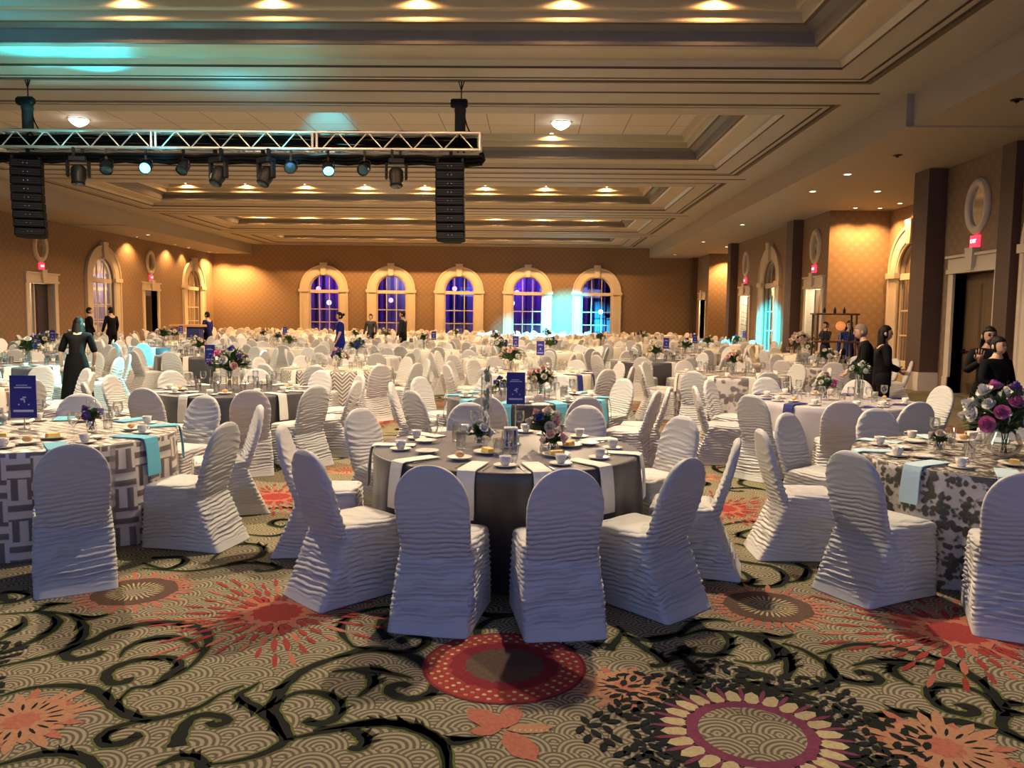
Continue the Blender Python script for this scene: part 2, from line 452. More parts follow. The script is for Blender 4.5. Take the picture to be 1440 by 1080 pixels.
WINN = [0]
def arch_window(loc, rz, inner=0.93, outer=1.5, top=4.2, mat_f=M_TRIM, curtain=None, depth=0.10, cols=3):
    WINN[0] += 1
    root = thing('window_%d' % WINN[0], None, None, loc, rz, kind='structure')
    sp = top - inner
    b = MB(); n = 28
    prof = []          # mouldings across the surround: (offset 0..1 from inner to outer, y)
    steps = [(0.0, 0.0), (0.0, -depth * .6), (0.10, -depth * .75), (0.14, -depth), (0.80, -depth), (0.84, -depth * 1.35), (1.0, -depth * 1.35), (1.0, 0.0)]
    pts = [(-1, 0.0, 0)]
    path = [('s', -1, 0.0), ('s', -1, sp)] + [('a', i, None) for i in range(1, n)] + [('s', 1, sp), ('s', 1, 0.0)]
    rings = []
    for kk, a, z in path:
        r = []
        for (k, y) in steps:
            R = inner + (outer - inner) * k
            if kk == 's': r.append((a * R, y, z))
            else: r.append((-R * math.cos(PI * a / n), y, sp + R * math.sin(PI * a / n)))
        rings.append(r)
    b.loft(rings, closed=False)
    # capitals and plinths
    for sx in (-1, 1):
        x0, x1 = sorted((sx * (inner - 0.03), sx * (outer + 0.06)))
        b.box(x0, -depth * 1.7, sp - 0.16, x1, 0, sp + 0.02)
        b.box(x0 + .02, -depth * 1.9, 0, x1 - .02, 0, 0.38)
    b.build('surround', mat_f, root, ang=30)
    k = MB(); kt = top + (outer - inner)
    k.loft([[(-0.13, -depth * 2, top - 0.04), (0.13, -depth * 2, top - 0.04), (0.13, 0, top - 0.04), (-0.13, 0, top - 0.04)],
            [(-0.22, -depth * 2.3, kt + 0.14), (0.22, -depth * 2.3, kt + 0.14), (0.22, 0, kt + 0.14), (-0.22, 0, kt + 0.14)]], True, True)
    k.build('keystone', mat_f, root, smooth=False)
    t = MB(); t.box(-inner, 0.03, sp - 0.22, inner, 0.16, sp - 0.02)
    t.box(-inner, 0.0, 0.0, inner, 0.18, 0.42)
    t.build('transom', mat_f, root, smooth=False)
    g = MB()
    for i in range(1, cols):
        x = -inner + 2 * inner * i / cols
        g.box(x - 0.025, 0.08, 0.4, x + 0.025, 0.13, sp - 0.2)
        g.box(x - 0.02, 0.08, sp, x + 0.02, 0.13, sp + math.sqrt(max(0, inner ** 2 - x ** 2)) - 0.02)
    for z in (1.25, 2.05):
        g.box(-inner, 0.08, z - 0.025, inner, 0.13, z + 0.025)
    # sash edge
    for sx in (-1, 1):
        x0, x1 = sorted((sx * inner, sx * (inner - 0.07))); g.box(x0, 0.06, 0.4, x1, 0.14, sp)
    g.loft([[((R) * -math.cos(PI * i / 16), y, sp + R * math.sin(PI * i / 16)) for (R, y) in ((inner, .06), (inner - .07, .06), (inner - .07, .14), (inner, .14))] for i in range(17)])
    g.build('muntin', mat_f, root, smooth=False)
    p = MB()
    P = [(-inner, 0.105, 0.3)] + [(-inner * math.cos(PI * i / 16), 0.105, sp + inner * math.sin(PI * i / 16)) for i in range(17)] + [(inner, 0.105, 0.3)]
    p.add(P, [tuple(range(len(P)))])
    p.build('pane', M_PANE, root, smooth=False)
    if curtain:
        c = MB()
        n = 90
        for (ya, zb, zt) in ((0.34, 0.0, top + .1),):
            c.loft([[(-inner - .1 + (2 * inner + .2) * i / n, ya + 0.035 * math.sin(i * 1.15 + math.sin(i * .3)), z) for i in range(n + 1)] for z in (zb, zt)], closed=False)
        c.build('curtain', curtain, root)
    return root

def door_surround(root, w=0.85, top=2.84, jw=0.22):
    b = MB()
    for sx in (-1, 1):
        x0, x1 = sorted((sx * w, sx * (w + jw)))
        b.box(x0, -0.06, 0, x1, 0.0, top); b.box(x0, -0.085, 0, x1, 0.0, 0.4)
    b.build('jamb', M_TRIM, root, smooth=False)
    h = MB()
    h.box(-w - jw - .03, -0.11, top, w + jw + .03, 0, top + 0.10)
    h.box(-w - jw, -0.08, top + .1, w + jw, 0, top + 0.36)
    h.box(-w - jw - .05, -0.14, top + .36, w + jw + .05, 0, top + 0.42)
    h.build('header', M_TRIM, root, smooth=False)
    k = MB(); k.loft([[(-0.11, -0.17, top + .04), (0.11, -0.17, top + .04), (0.11, 0, top + .04), (-0.11, 0, top + .04)],
                      [(-0.17, -0.19, top + .54), (0.17, -0.19, top + .54), (0.17, 0, top + .54), (-0.17, 0, top + .54)]], True, True)
    k.build('keystone', M_TRIM, root, smooth=False)
    r = MB()
    for sx in (-1, 1):
        r.add([(sx * w, 0, 0), (sx * w, .32, 0), (sx * w, .32, top), (sx * w, 0, top)], [(0, 1, 2, 3)])
    r.build('reveal', M_TRIM, root, smooth=False)

DN = [0]
def door(loc, rz, kind, w=0.85):
    DN[0] += 1
    root = thing('door_%d' % DN[0], None, None, loc, rz, kind='structure')
    door_surround(root, w)
    def leaf(x0, x1, y=0.26, M=None, m=M_DOOR):
        b = MB()
        b.box(x0, y, 0.01, x1, y + 0.05, 2.82, M)
        for (za, zb) in ((0.25, 1.0), (1.2, 2.6)):
            b.box(x0 + .13, y - .012, za, x1 - .13, y, zb, M)
            b.box(x0 + .17, y - .02, za + .04, x1 - .17, y - .01, zb - .04, M)
        return b.build('leaf', m, root, smooth=False)
    if kind == 'closed':
        for x0, x1 in ((-w, -0.005), (0.005, w)):
            lf = leaf(x0, x1)
            h = MB(); h.tube([(x0 + .08, .19, 1.02), (x1 - .08, .19, 1.02)], 0.018, 8)
            for xx in (x0 + .1, x1 - .1): h.box(xx - .03, .19, .97, xx + .03, .26, 1.07)
            h.build('push_bar', M_BLACKM, lf)
    elif kind == 'open':        # leaves swung out, a lit corridor behind
        for sx in (-1, 1):
            Mx = Matrix.Translation((sx * (w - 0.03), .3, 0)) @ Matrix.Rotation(sx * math.radians(-82), 4, 'Z')
            leaf(-w if sx > 0 else 0, 0 if sx > 0 else w, 0, Mx)
    elif kind == 'half':
        leaf(-w * .1, w, m=M_DOORD)
        b = MB(); b.box(-w * .22, .2, 0, -w * .14, .3, 2.82); b.build('leaf_edge', M_TRIM, root, smooth=False)
    t = MB(); t.box(-w, 0.0, 0.0, w, 0.32, 0.015); t.build('threshold', mat('brushed_threshold', (.6, .6, .58), .35, metal=.7), root, smooth=False)
    return root

def oval(loc, rz, label):
    r = thing('oval_mirror', label, 'mirror', loc, rz)
    b = MB(); n = 40
    rings = []
    for i in range(n):
        a = 2 * PI * i / n
        rings.append([((.30 + k * .17) * math.cos(a), y, (.44 + k * .19) * math.sin(a)) for k, y in ((0, 0), (0, -.05), (.15, -.09), (.75, -.10), (.9, -.06), (1, -.05), (1, 0))])
    rings.append(rings[0]); b.loft(rings, closed=False)
    b.build('frame', M_TRIM, r, ang=60)
    g = MB(); g.add([(.30 * math.cos(2 * PI * i / n), -.02, .44 * math.sin(2 * PI * i / n)) for i in range(n)], [tuple(range(n))])
    g.build('mirror_glass', mat('mirror_glass', (.75, .72, .68), .08, metal=.95, var=.05, bump=.1, bscale=3), r, smooth=False)
    return r

M_EXITBOX = mat('exit_sign_red', (0.6, 0.02, 0.03), .4, emit=(1.0, .04, .08), es=1.6, var=.02)
M_EXITTXT = emis('exit_sign_letters', (1.0, .55, .6), 4)
def text_mesh(txt, size, ext=0.002):
    cu = bpy.data.curves.new('lettering', 'FONT'); cu.body = txt; cu.size = size; cu.extrude = ext
    cu.align_x = 'CENTER'; cu.align_y = 'CENTER'
    o = bpy.data.objects.new('tmp', cu); COL.objects.link(o)
    dg = bpy.context.evaluated_depsgraph_get()
    me = bpy.data.meshes.new_from_object(o.evaluated_get(dg))
    bpy.data.objects.remove(o); me.name = 'lettering'
    return me
EXT = text_mesh('EXIT', 0.115); EXT.materials.clear(); EXT.materials.append(M_EXITTXT)
def exit_sign(loc, rz, label):
    r = thing('exit_sign', label, 'sign', loc, rz)
    b = MB(); b.bevbox(-.155, -.09, -.135, .155, -.005, .135, .012); b.build('sign_box', M_EXITBOX, r)
    o = part('lettering', EXT, r); o.rotation_euler = (PI / 2, 0, 0); o.location = (0, -.093, 0)
    return r

RZR, RZL = -PI / 2, PI / 2     # right wall faces -X, left wall faces +X
# far wall: five arched windows
FWX = [-13.05 + 0.0, -8.8, -4.55, -0.3, 3.98]
FWX = [-12.95, -8.75, -4.52, -0.28, 3.98]
wall_panel('wall_far', 22.5 + 19.9, 6.02, [dict(c=x + 19.9, w=.93, top=4.2, arch=1) for x in FWX], (-19.9, YF, 0), 0)
for x in FWX: arch_window((x, YF, 0), 0)
# left wall: x local runs toward +Y ... local +x maps to world +Y for rz=+90
def LW(y): return y - YB
wall_panel('wall_left', YF - YB, ZS, [dict(c=LW(32.3), w=.85, top=2.84), dict(c=LW(37.0), w=.93, top=4.2, arch=1), dict(c=LW(41.7), w=.7, top=2.84), dict(c=LW(47.0), w=.93, top=4.2, arch=1)], (XL, YB, 0), RZL)
door((XL, 32.3, 0), RZL, 'half')
arch_window((XL, 37.0, 0), RZL)
door((XL, 41.7, 0), RZL, 'open', .7)
arch_window((XL, 47.0, 0), RZL, curtain=M_SHEER)
oval((XL, 32.3, 4.30), RZL, 'oval stone-framed mirror on left wall above nearer exit sign')
oval((XL, 41.7, 4.30), RZL, 'oval stone-framed mirror on left wall above farther exit sign')
exit_sign((XL, 32.3, 3.52), RZL, 'glowing red exit sign over dark doorway in left wall')
exit_sign((XL, 41.7, 3.52), RZL, 'glowing red exit sign over narrow doorway in left wall')
# right wall in sections; for rz=-90 local +x maps to world -Y
def rpanel(name, y0, y1, x, ops):
    wall_panel(name, y1 - y0, ZS, [dict(c=y1 - o[0], w=o[1], top=o[2], arch=o[3]) for o in ops], (x, y1, 0), RZR)
rpanel('wall_right_near', YB, 17.4, XR, [(15.2, .93, 4.2, 1)])
rpanel('wall_right_door', 17.4, 20.5, XR, [(18.55, .85, 2.84, 0)])
rpanel('wall_right_alcove', 20.5, 27.7, 12.0, [(25.9, .93, 4.2, 1)])
rpanel('wall_right_middle', 27.7, 40.2, XR, [(28.9, .75, 2.84, 0), (34.2, .93, 4.2, 1), (38.1, .75, 2.84, 0)])
rpanel('wall_right_far_alcove', 40.2, 46.2, 12.0, [])
rpanel('wall_right_far', 46.2, YF, XR, [(47.5, .75, 2.84, 0)])
for nm, y, fl in (('wall_alcove_return_1', 20.5, 1), ('wall_alcove_return_2', 27.7, 0), ('wall_alcove_return_3', 40.2, 1), ('wall_alcove_return_4', 46.2, 0)):
    b = MB(); b.box(XR, y - (0.001 if fl else 0), 0, 12.02, y + 0.001, ZS); tag(b.build(nm, M_WALL, smooth=False), kind='structure')
arch_window((XR, 15.2, 0), RZR, curtain=M_SHEER)
door((XR, 18.55, 0), RZR, 'closed')
arch_window((12.0, 25.9, 0), RZR, curtain=M_SHEER)
door((XR, 28.9, 0), RZR, 'open', .75)
arch_window((XR, 34.2, 0), RZR)
door((XR, 38.1, 0), RZR, 'open', .75)
door((XR, 47.5, 0), RZR, 'open', .75)
oval((XR, 18.55, 4.30), RZR, 'large oval mirror above the closed dark doors on right wall')
oval((XR, 28.9, 4.30), RZR, 'oval mirror on right wall beside the orange-lit alcove corner')
oval((XR, 38.1, 4.30), RZR, 'small oval mirror on right wall beyond the cyan-lit window')
exit_sign((XR, 18.55, 3.52), RZR, 'glowing red exit sign above the closed dark double doors')
exit_sign((XR, 28.9, 3.52), RZR, 'glowing red exit sign on right wall by the orange alcove')
exit_sign((XR, 38.1, 3.52), RZR, 'small red exit sign on right wall beyond cyan-lit window')
# pilasters
for i, (y0, y1, x0) in enumerate(((16.95, 17.45, 9.82), (20.0, 20.75, 9.55), (30.35, 31.1, 9.62), (39.7, 40.3, 9.62), (49.3, 49.9, 9.7))):
    b = MB(); b.box(x0, y0, 0.42, XR + .05, y1, ZS); 
    o = b.build('column_%d' % (i + 1), M_WALLD, smooth=False); tag(o, kind='structure')
    c = MB(); c.box(x0 - .04, y0 - .04, 0, XR + .05, y1 + .04, .40); c.box(x0 - .02, y0 - .02, .40, XR + .05, y1 + .02, .46)
    c.build('plinth', M_SILL, o, smooth=False)
# baseboards
for nm, x0, x1, y0, y1 in (('baseboard_left', XL, XL + .03, YB, YF), ('baseboard_right', XR - .03, XR, YB, 14.2), ('baseboard_far', XL, 12, YF - .03, YF), ('baseboard_alcove', 10.0, 12, 27.66, 27.7), ('baseboard_alcove_side', 11.97, 12, 20.5, 24.3)):
    b = MB(); b.box(x0, y0, 0, x1, y1, .16); tag(b.build(nm, M_SILL, smooth=False), kind='structure')
# back wall behind the camera
b = MB(); b.box(XL, YB - .1, 0, 12, YB, 6.0); tag(b.build('wall_back', M_WALL, smooth=False), kind='structure')
# spaces seen through the openings
b = MB(); b.box(-24, 58, 0, 16, 58.1, 6); b.box(-24, YF + .3, 5.8, 16, 58, 5.9); b.box(-24, YF + .31, -.02, 16, 58, 0)
tag(b.build('wall_lobby', M_DARKROOM, smooth=False), kind='structure')
for i, (x0, x1, y0, y1) in enumerate(((12.25, 12.35, 27.76, 31), (12.25, 12.35, 36, 40.0), (12.25, 12.35, 46.3, 50))):
    b = MB(); b.box(x0, y0, 0, x1, y1, 3.4); b.box(10.31, y0, 3.3, 12.3, y1, 3.4); b.box(10.31, y1, 0, 12.3, y1 + .05, 3.4)
    tag(b.build('wall_corridor_%d' % (i + 1), M_CORR, smooth=False), kind='structure')
b = MB(); b.box(-23.2, 29, 0, -23.1, 49, 4.6); b.box(-23.1, 29, 4.6, -20.3, 49, 4.7); b.box(-23.1, 49, 0, -20.2, 49.05, 4.7); b.box(-23.1, 29, 0, -20.2, 29.05, 4.7)
tag(b.build('wall_foyer', mat('foyer_paint', (.45, .38, .3), .7), smooth=False), kind='structure')

# hangings and lamps of the lobby, seen through the far windows
b = MB(); rnd = random.Random(8); n = 260
b.loft([[(-17 + 24 * i / n, 56.2 + .10 * math.sin(i * 1.3 + 2 * math.sin(i * .11)) + (.9 if math.sin(i * .21) > .1 else 0), z) for i in range(n + 1)] for z in (0, 4.8)], closed=False)
tag(b.build('wall_lobby_drapes', mat('lobby_drape', (.16, .12, .22), .7, var=.5, scale=.8), smooth=True), kind='structure')
for i, (x, z) in enumerate(((-14.1, 3.4), (-13.4, 2.5), (-9.3, 2.7), (-8.2, 2.9), (-5.1, 3.5), (-1.3, 2.6), (-1.0, 3.3), (4.5, 2.1))):
    t = thing('globe_lamp', 'round glowing lobby lamp behind far windows, %s from left' % ['first', 'second', 'third', 'fourth', 'fifth', 'sixth', 'seventh', 'eighth'][i], 'lamp', (x, 53.0, z))
    b = MB(); b.ball((0, 0, 0), .16, 14, 10); b.build('globe', emis('lobby_globe_%d' % (i % 2), ((.55, .35, 1.0), (.8, .9, 1.0))[i % 2], 2.2), t)
    b = MB(); b.tube([(0, 0, .15), (0, 0, 5.8 - z)], .012, 6); b.build('cord', M_BLACKM, t)
# ================================================================ CARPET
# vine strokes read off the carpet: crop origin, then points at three times scale
OR5, OR6, OR7 = (0, 720), (480, 720), (960, 720)
def cp(o, pts): return [gp(o[0] + x / 3.0, o[1] + y / 3.0) for x, y in pts]
ST = []   # (origin, points, start width, middle width, end width)
def sk(o, w, *p): ST.append((cp(o, p), *w))
TP, CU, ED = (.008, .055, .008), (.012, .05, .05), (.03, .045, .008)
sk(OR5, TP, (-40,790),(0,780),(100,750),(220,735),(340,738),(430,770),(480,820),(560,865),(640,875),(740,855),(850,820),(930,770),(1030,733))
sk(OR5, CU, (500,800),(560,745),(650,735),(700,695),(755,655),(740,625),(680,615),(560,630),(470,665),(448,700),(480,725),(535,715),(545,698))
sk(OR5, (.008,.06,.05), (640,735),(780,670),(850,605),(880,545),(860,500),(780,475),(700,468),(600,475),(480,500),(400,540),(300,580),(272,600),(310,622),(400,605),(432,585))
sk(OR5, TP, (845,590),(800,545),(700,528),(600,545),(530,580),(505,615))
sk(OR5, CU, (640,878),(520,900),(450,930),(425,960),(450,982),(520,975),(575,950),(550,940))
sk(OR5, (.07,.045,.04), (745,990),(760,940),(800,880),(860,857),(940,865),(960,885),(905,902),(882,885))
sk(OR5, (.01,.06,.03), (870,1068),(1000,1052),(1130,1012),(1205,960),(1185,900),(1150,840),(1180,760),(1240,700),(1310,655),(1440,608),(1540,575),(1640,578))
sk(OR5, TP, (1205,960),(1160,900),(1100,840),(1030,800),(1010,772),(1060,742),(1100,715))
sk(OR5, CU, (1155,815),(1250,765),(1350,765),(1425,800),(1432,850),(1380,888),(1300,892),(1330,870))
sk(OR5, TP, (1195,965),(1300,942),(1440,915),(1580,890),(1700,895),(1800,930),(1860,970),(1885,1030),(1885,1100))
sk(OR5, CU, (-30,1075),(100,1040),(200,1020),(300,1022),(375,1050),(410,1100))
sk(OR5, CU, (660,1075),(760,1035),(840,1045),(850,1090))
sk(OR5, (.02,.05,.008), (-60,620),(80,570),(190,520),(245,470),(220,440),(150,425),(0,432))
sk(OR5, (.01,.055,.008), (-40,660),(150,620),(280,580),(345,530),(350,480),(310,442),(230,425),(140,418))
sk(OR5, TP, (-20,550),(60,505),(100,470),(95,440))
sk(OR5, TP, (290,430),(380,450),(470,428))
sk(OR5, TP, (160,420),(210,395),(300,385))
sk(OR5, CU, (-40,390),(60,380),(130,355),(110,340),(20,342),(20,372),(80,368))
sk(OR5, CU, (600,215),(700,242),(780,215),(760,192),(640,195))
sk(OR5, (.01,.05,.04), (600,238),(800,250),(960,225),(1060,215),(1150,225),(1175,240),(1100,250),(1075,240))
sk(OR5, CU, (890,205),(960,150),(1050,135),(1110,152),(1090,190),(960,222))
sk(OR5, TP, (1020,92),(1150,102),(1270,72),(1300,22),(1240,-5))
sk(OR5, CU, (1300,60),(1250,40),(1180,32),(1140,50),(1190,64),(1225,50))
sk(OR6, (.01,.05,.03), (50,570),(5,520),(0,480),(40,440),(140,408),(230,400))
sk(OR6, (.06,.04,.01), (200,538),(160,490),(180,445),(220,420))
sk(OR6, CU, (40,568),(150,582),(280,590),(352,562),(358,535),(310,525),(250,540),(275,556))
sk(OR6, (.01,.06,.05), (-40,620),(100,590),(200,592),(300,612),(370,660),(402,720),(370,770),(290,790),(215,770),(205,742),(250,727),(285,738))
sk(OR6, TP, (-40,675),(100,665),(200,680),(300,702))
sk(OR6, (.01,.055,.01), (60,675),(120,690),(130,730),(70,782))
sk(OR6, (.02,.06,.04), (-120,925),(0,905),(100,893),(220,897),(320,920),(400,965),(440,1020),(448,1100))
sk(OR6, TP, (380,962),(500,970),(600,950))
sk(OR6, (.01,.06,.03), (0,920),(60,930),(100,960),(80,1000),(25,992))
sk(OR6, (.06,.04,.01), (585,540),(575,500),(630,455),(730,440))
sk(OR6, CU, (740,430),(650,435),(560,428),(480,432))
sk(OR6, CU, (820,530),(900,560),(960,575),(950,598),(890,582))
sk(OR6, (.01,.055,.03), (1160,480),(1240,550),(1330,605),(1362,640),(1320,652),(1310,640))
sk(OR6, (.05,.04,.01), (1130,585),(1160,545),(1190,500)); sk(OR6, TP, (1140,560),(1080,560),(1030,552))
sk(OR6, TP, (1370,635),(1440,600),(1500,570)); sk(OR6, TP, (1195,520),(1300,542),(1400,520),(1470,495))
sk(OR7, TP, (-20,520),(30,480),(80,460),(150,455),(210,467))
sk(OR7, CU, (-20,530),(100,498),(180,520),(200,562),(160,602),(60,602),(-5,580),(30,568))
sk(OR7, TP, (100,502),(220,510),(320,540),(390,590),(378,628),(300,640),(215,625))
sk(OR7, TP, (215,503),(330,520),(420,530),(470,515))
sk(OR7, (.01,.06,.03), (330,530),(420,580),(450,640),(440,690),(400,702))
sk(OR7, (.02,.05,.045), (420,555),(500,580),(570,620),(612,650),(630,692),(590,730),(520,750),(400,757),(290,737),(242,700),(275,680),(350,690),(365,708))
sk(OR7, (.02,.055,.02), (-20,600),(45,655),(62,710),(20,745),(-30,770))
sk(OR7, (.01,.06,.04), (570,600),(650,578),(720,560),(850,567),(1000,600),(1130,640),(1230,700),(1310,770),(1352,840),(1345,900),(1380,930),(1440,962),(1500,975))
sk(OR7, CU, (625,600),(612,640),(640,685),(690,712),(770,725),(828,715),(810,688),(745,675),(760,690))
sk(OR7, TP, (715,650),(800,632),(900,630),(1000,640),(1110,662))
sk(OR7, TP, (975,732),(905,692),(880,660),(920,645),(1000,640))
sk(OR7, CU, (1345,845),(1280,780),(1200,742),(1100,730),(1040,752),(1060,800),(1120,838),(1200,855),(1238,840),(1192,817),(1165,826))
sk(OR7, (.02,.075,.02), (1030,1078),(920,1040),(850,980),(822,910),(855,862),(950,850),(1080,880),(1200,892),(1340,930),(1440,968),(1500,1000))
sk(OR7, CU, (625,1070),(720,1040),(800,1058),(860,1090))
sk(OR7, TP, (1340,862),(1400,850),(1470,860)); sk(OR7, TP, (1350,822),(1400,810),(1470,815))
sk(OR7, CU, (100,292),(200,290),(300,312),(400,312),(435,272),(380,232),(290,217),(200,202))
sk(OR7, CU, (440,300),(520,280),(527,242),(480,217)); sk(OR7, CU, (250,250),(292,290),(240,312))
sk(OR7, TP, (150,62),(250,42),(400,47),(420,22)); sk(OR7, CU, (420,108),(360,112),(260,110),(240,92),(300,76),(370,84))
sk(OR7, TP, (220,132),(300,152),(400,160),(560,150))

def smooth_path(p, k=5):
    out = []
    n = len(p)
    for i in range(n - 1):
        p0, p1, p2, p3 = p[max(i - 1, 0)], p[i], p[i + 1], p[min(i + 2, n - 1)]
        for j in range(k):
            t = j / k
            out.append(tuple(0.5 * ((2 * p1[a]) + (-p0[a] + p2[a]) * t + (2 * p0[a] - 5 * p1[a] + 4 * p2[a] - p3[a]) * t * t + (-p0[a] + 3 * p1[a] - 3 * p2[a] + p3[a]) * t ** 3) for a in (0, 1)))
    out.append(tuple(p[-1]))
    return out

def clean(p, d):
    o = [p[0]]
    for q in p[1:]:
        if math.hypot(q[0] - o[-1][0], q[1] - o[-1][1]) > d: o.append(q)
    return o

def ribbon(b, pts, w, z, mi, extra=0.0, off=(0, 0), mir=1, barb=True):
    p = clean(smooth_path(pts), .012); n = len(p)
    if n < 3: return
    w0, wm, w1 = w
    vs = []; fs = []
    b.mi = mi
    for i, (x, y) in enumerate(p):
        t = i / (n - 1)
        a, c = p[max(i - 1, 0)], p[min(i + 1, n - 1)]
        dx, dy = c[0] - a[0], c[1] - a[1]; l = math.hypot(dx, dy) or 1
        nx, ny = -dy / l, dx / l
        ww = (w0 + (wm - w0) * min(1, t * 3) if t < .5 else w1 + (wm - w1) * min(1, (1 - t) * 2.2)) / 2 * (1 + .12 * math.sin(i * 1.7)) + extra
        vs += [(mir * (x + nx * ww) + off[0], y + ny * ww + off[1], z), (mir * (x - nx * ww) + off[0], y - ny * ww + off[1], z)]
    fs = [(2 * i, 2 * i + 1, 2 * i + 3, 2 * i + 2) if mir > 0 else (2 * i, 2 * i + 2, 2 * i + 3, 2 * i + 1) for i in range(n - 1)]
    b.add(vs, fs)
    if barb and wm > .045 and not extra:      # small leaf barbs along the outer side
        for k in range(3):
            i = int(n * (.38 + .09 * k))
            if i + 4 >= n: continue
            (x, y), (x2, y2) = p[i], p[i + 3]
            dx, dy = x2 - x, y2 - y; l = math.hypot(dx, dy) or 1
            nx, ny = -dy / l * wm * 1.15, dx / l * wm * 1.15
            b.add([(mir * x + off[0], y + off[1], z), (mir * x2 + off[0], y2 + off[1], z), (mir * (x + nx - dx * .6) + off[0], y + ny - dy * .6 + off[1], z)], [(0, 1, 2) if mir > 0 else (0, 2, 1)])

fb = MB()
fb.mi = 0
fb.add([(-24, YB, 0), (13, YB, 0), (13, YF + .3, 0), (-24, YF + .3, 0)], [(0, 1, 2, 3)])
INK = dict(black=1, olive=2, red=3, coral=4, orange=5, plum=6, cream=7, brown=8, maroon=9)
def disc(cx, cy, r0, r1, z, mi, n=48, wob=0.0, wk=9, seed=0):
    fb.mi = mi; vs = []
    for i in range(n):
        a = 2 * PI * i / n
        k = 1 + wob * math.sin(a * wk + seed) + wob * .6 * math.sin(a * (wk * 1.7 // 1) + 2 * seed)
        vs += [(cx + r0 * math.cos(a), cy + r0 * math.sin(a), z), (cx + r1 * k * math.cos(a), cy + r1 * k * math.sin(a), z)]
    if r0 < 1e-4:
        fb.add(vs[1::2], [tuple(range(n))])
    else:
        fb.add(vs, [(2 * i, 2 * i + 1, (2 * i + 3) % (2 * n), (2 * i + 2) % (2 * n)) for i in range(n)])
def petal(cx, cy, a, r0, r1, w, z, mi):
    fb.mi = mi; ca, sa = math.cos(a), math.sin(a)
    P = [(r0, 0), (r0 + (r1 - r0) * .35, -w / 2), (r0 + (r1 - r0) * .8, -w * .4), (r1, 0), (r0 + (r1 - r0) * .8, w * .4), (r0 + (r1 - r0) * .35, w / 2)]
    fb.add([(cx + u * ca - v * sa, cy + u * sa + v * ca, z) for u, v in P], [(0, 1, 2, 3, 4, 5)])
def medallion(cx, cy, s=1.0):
    disc(cx, cy, 0, .40 * s, .0030, 9); disc(cx, cy, 0, .385 * s, .0034, 3)
    for r, n, ph in ((.36, 40, 0), (.325, 36, .1), (.29, 32, 0)):
        for i in range(n):
            a = 2 * PI * i / n + ph; petal(cx, cy, a, (r - .013) * s, (r + .009) * s, .022 * s, .0038, 7 if (i % 3) else 5)
    disc(cx, cy, 0, .265 * s, .0042, 9, wob=.03, wk=16); disc(cx, cy, 0, .19 * s, .0046, 8, wob=.05, wk=20)
def starburst(cx, cy, s=1.0):
    for i in range(38):
        a = 2 * PI * i / 38 + .07 * math.sin(i * 7)
        L_ = (.66 + .12 * math.sin(i * 5.1)) * s
        for q in range(3): petal(cx, cy, a + .015 * math.sin(q + i), .17 * s + (L_ - .17 * s) * q / 3, .17 * s + (L_ - .17 * s) * (q + .96) / 3, (.040 - .006 * q) * s, .0024, 3 if (i + q) % 3 else 4)
    disc(cx, cy, 0, .19 * s, .0028, 4, wob=.10, wk=14); disc(cx, cy, 0, .14 * s, .0032, 3, wob=.08, wk=13)
def ringflower(cx, cy, s=1.0, c1=4, c2=8):
    for i in range(34):
        a = 2 * PI * i / 34
        petal(cx, cy, a, .14 * s, (.36 + .05 * math.sin(i * 3)) * s, .035 * s, .0022, c1)
    disc(cx, cy, .10 * s, .245 * s, .0026, c2, wob=.02)
    for i in range(30):
        petal(cx, cy, 2 * PI * i / 30, .09 * s, .17 * s, .012 * s, .0030, 7)
def blossom(cx, cy, s=1.0):
    for i in range(26):
        petal(cx, cy, 2 * PI * i / 26, .05 * s, (.27 + .05 * math.sin(i * 4.2)) * s, .05 * s, .0024, 5 if i % 4 else 4)
    disc(cx, cy, 0, .18 * s, .0028, 5, wob=.12, wk=7)
    for i in range(18):
        petal(cx, cy, 2 * PI * i / 18, .09 * s, .16 * s, .014 * s, .0032, 1)
    disc(cx, cy, 0, .07 * s, .0036, 4, wob=.1)
def orchid(cx, cy, s=1.0):
    for a, l, w in ((2.3, .27, .12), (1.35, .24, .09), (.15, .24, .07), (-1.05, .30, .12), (3.3, .16, .08)):
        for k in range(3):
            petal(cx, cy, a + (k - 1) * .14, .01, l * s * (1 - .12 * abs(k - 1)), w * s * .8, .0026 + k * .0002, 4 if a != .15 else 5)
    for i in range(7):
        petal(cx + (.05 + .025 * i) * s, cy, 1.5, -.012 * s, .012 * s, .01 * s, .0034, 7)
def mandala(cx, cy, s=1.0):
    rnd = random.Random(5)
    for k, (r, n) in enumerate(((.80, 60), (.735, 56), (.67, 50), (.60, 46), (.54, 42), (.49, 38))):
        for i in range(n):
            a = 2 * PI * (i + .5 * (k % 2)) / n
            rr = r * (1 + .10 * math.cos(a * 8)) if k < 3 else r
            petal(cx + rr * s * math.cos(a), cy + rr * s * math.sin(a), a + rnd.choice((1.1, -1.1, .3)), -.045 * s, .05 * s, .042 * s, .0046, 1)
    disc(cx, cy, 0, .50 * s, .0048, 1, wob=.06, wk=16)
    for i in range(24):
        a = 2 * PI * i / 24
        petal(cx, cy, a, .30 * s, .47 * s, .085 * s, .0052, 7)
        petal(cx, cy, a + .13, .33 * s, .52 * s, .03 * s, .0054, 6)
    disc(cx, cy, .24 * s, .335 * s, .0058, 6, wob=.03, wk=22)
    disc(cx, cy, 0, .27 * s, .0062, 0)
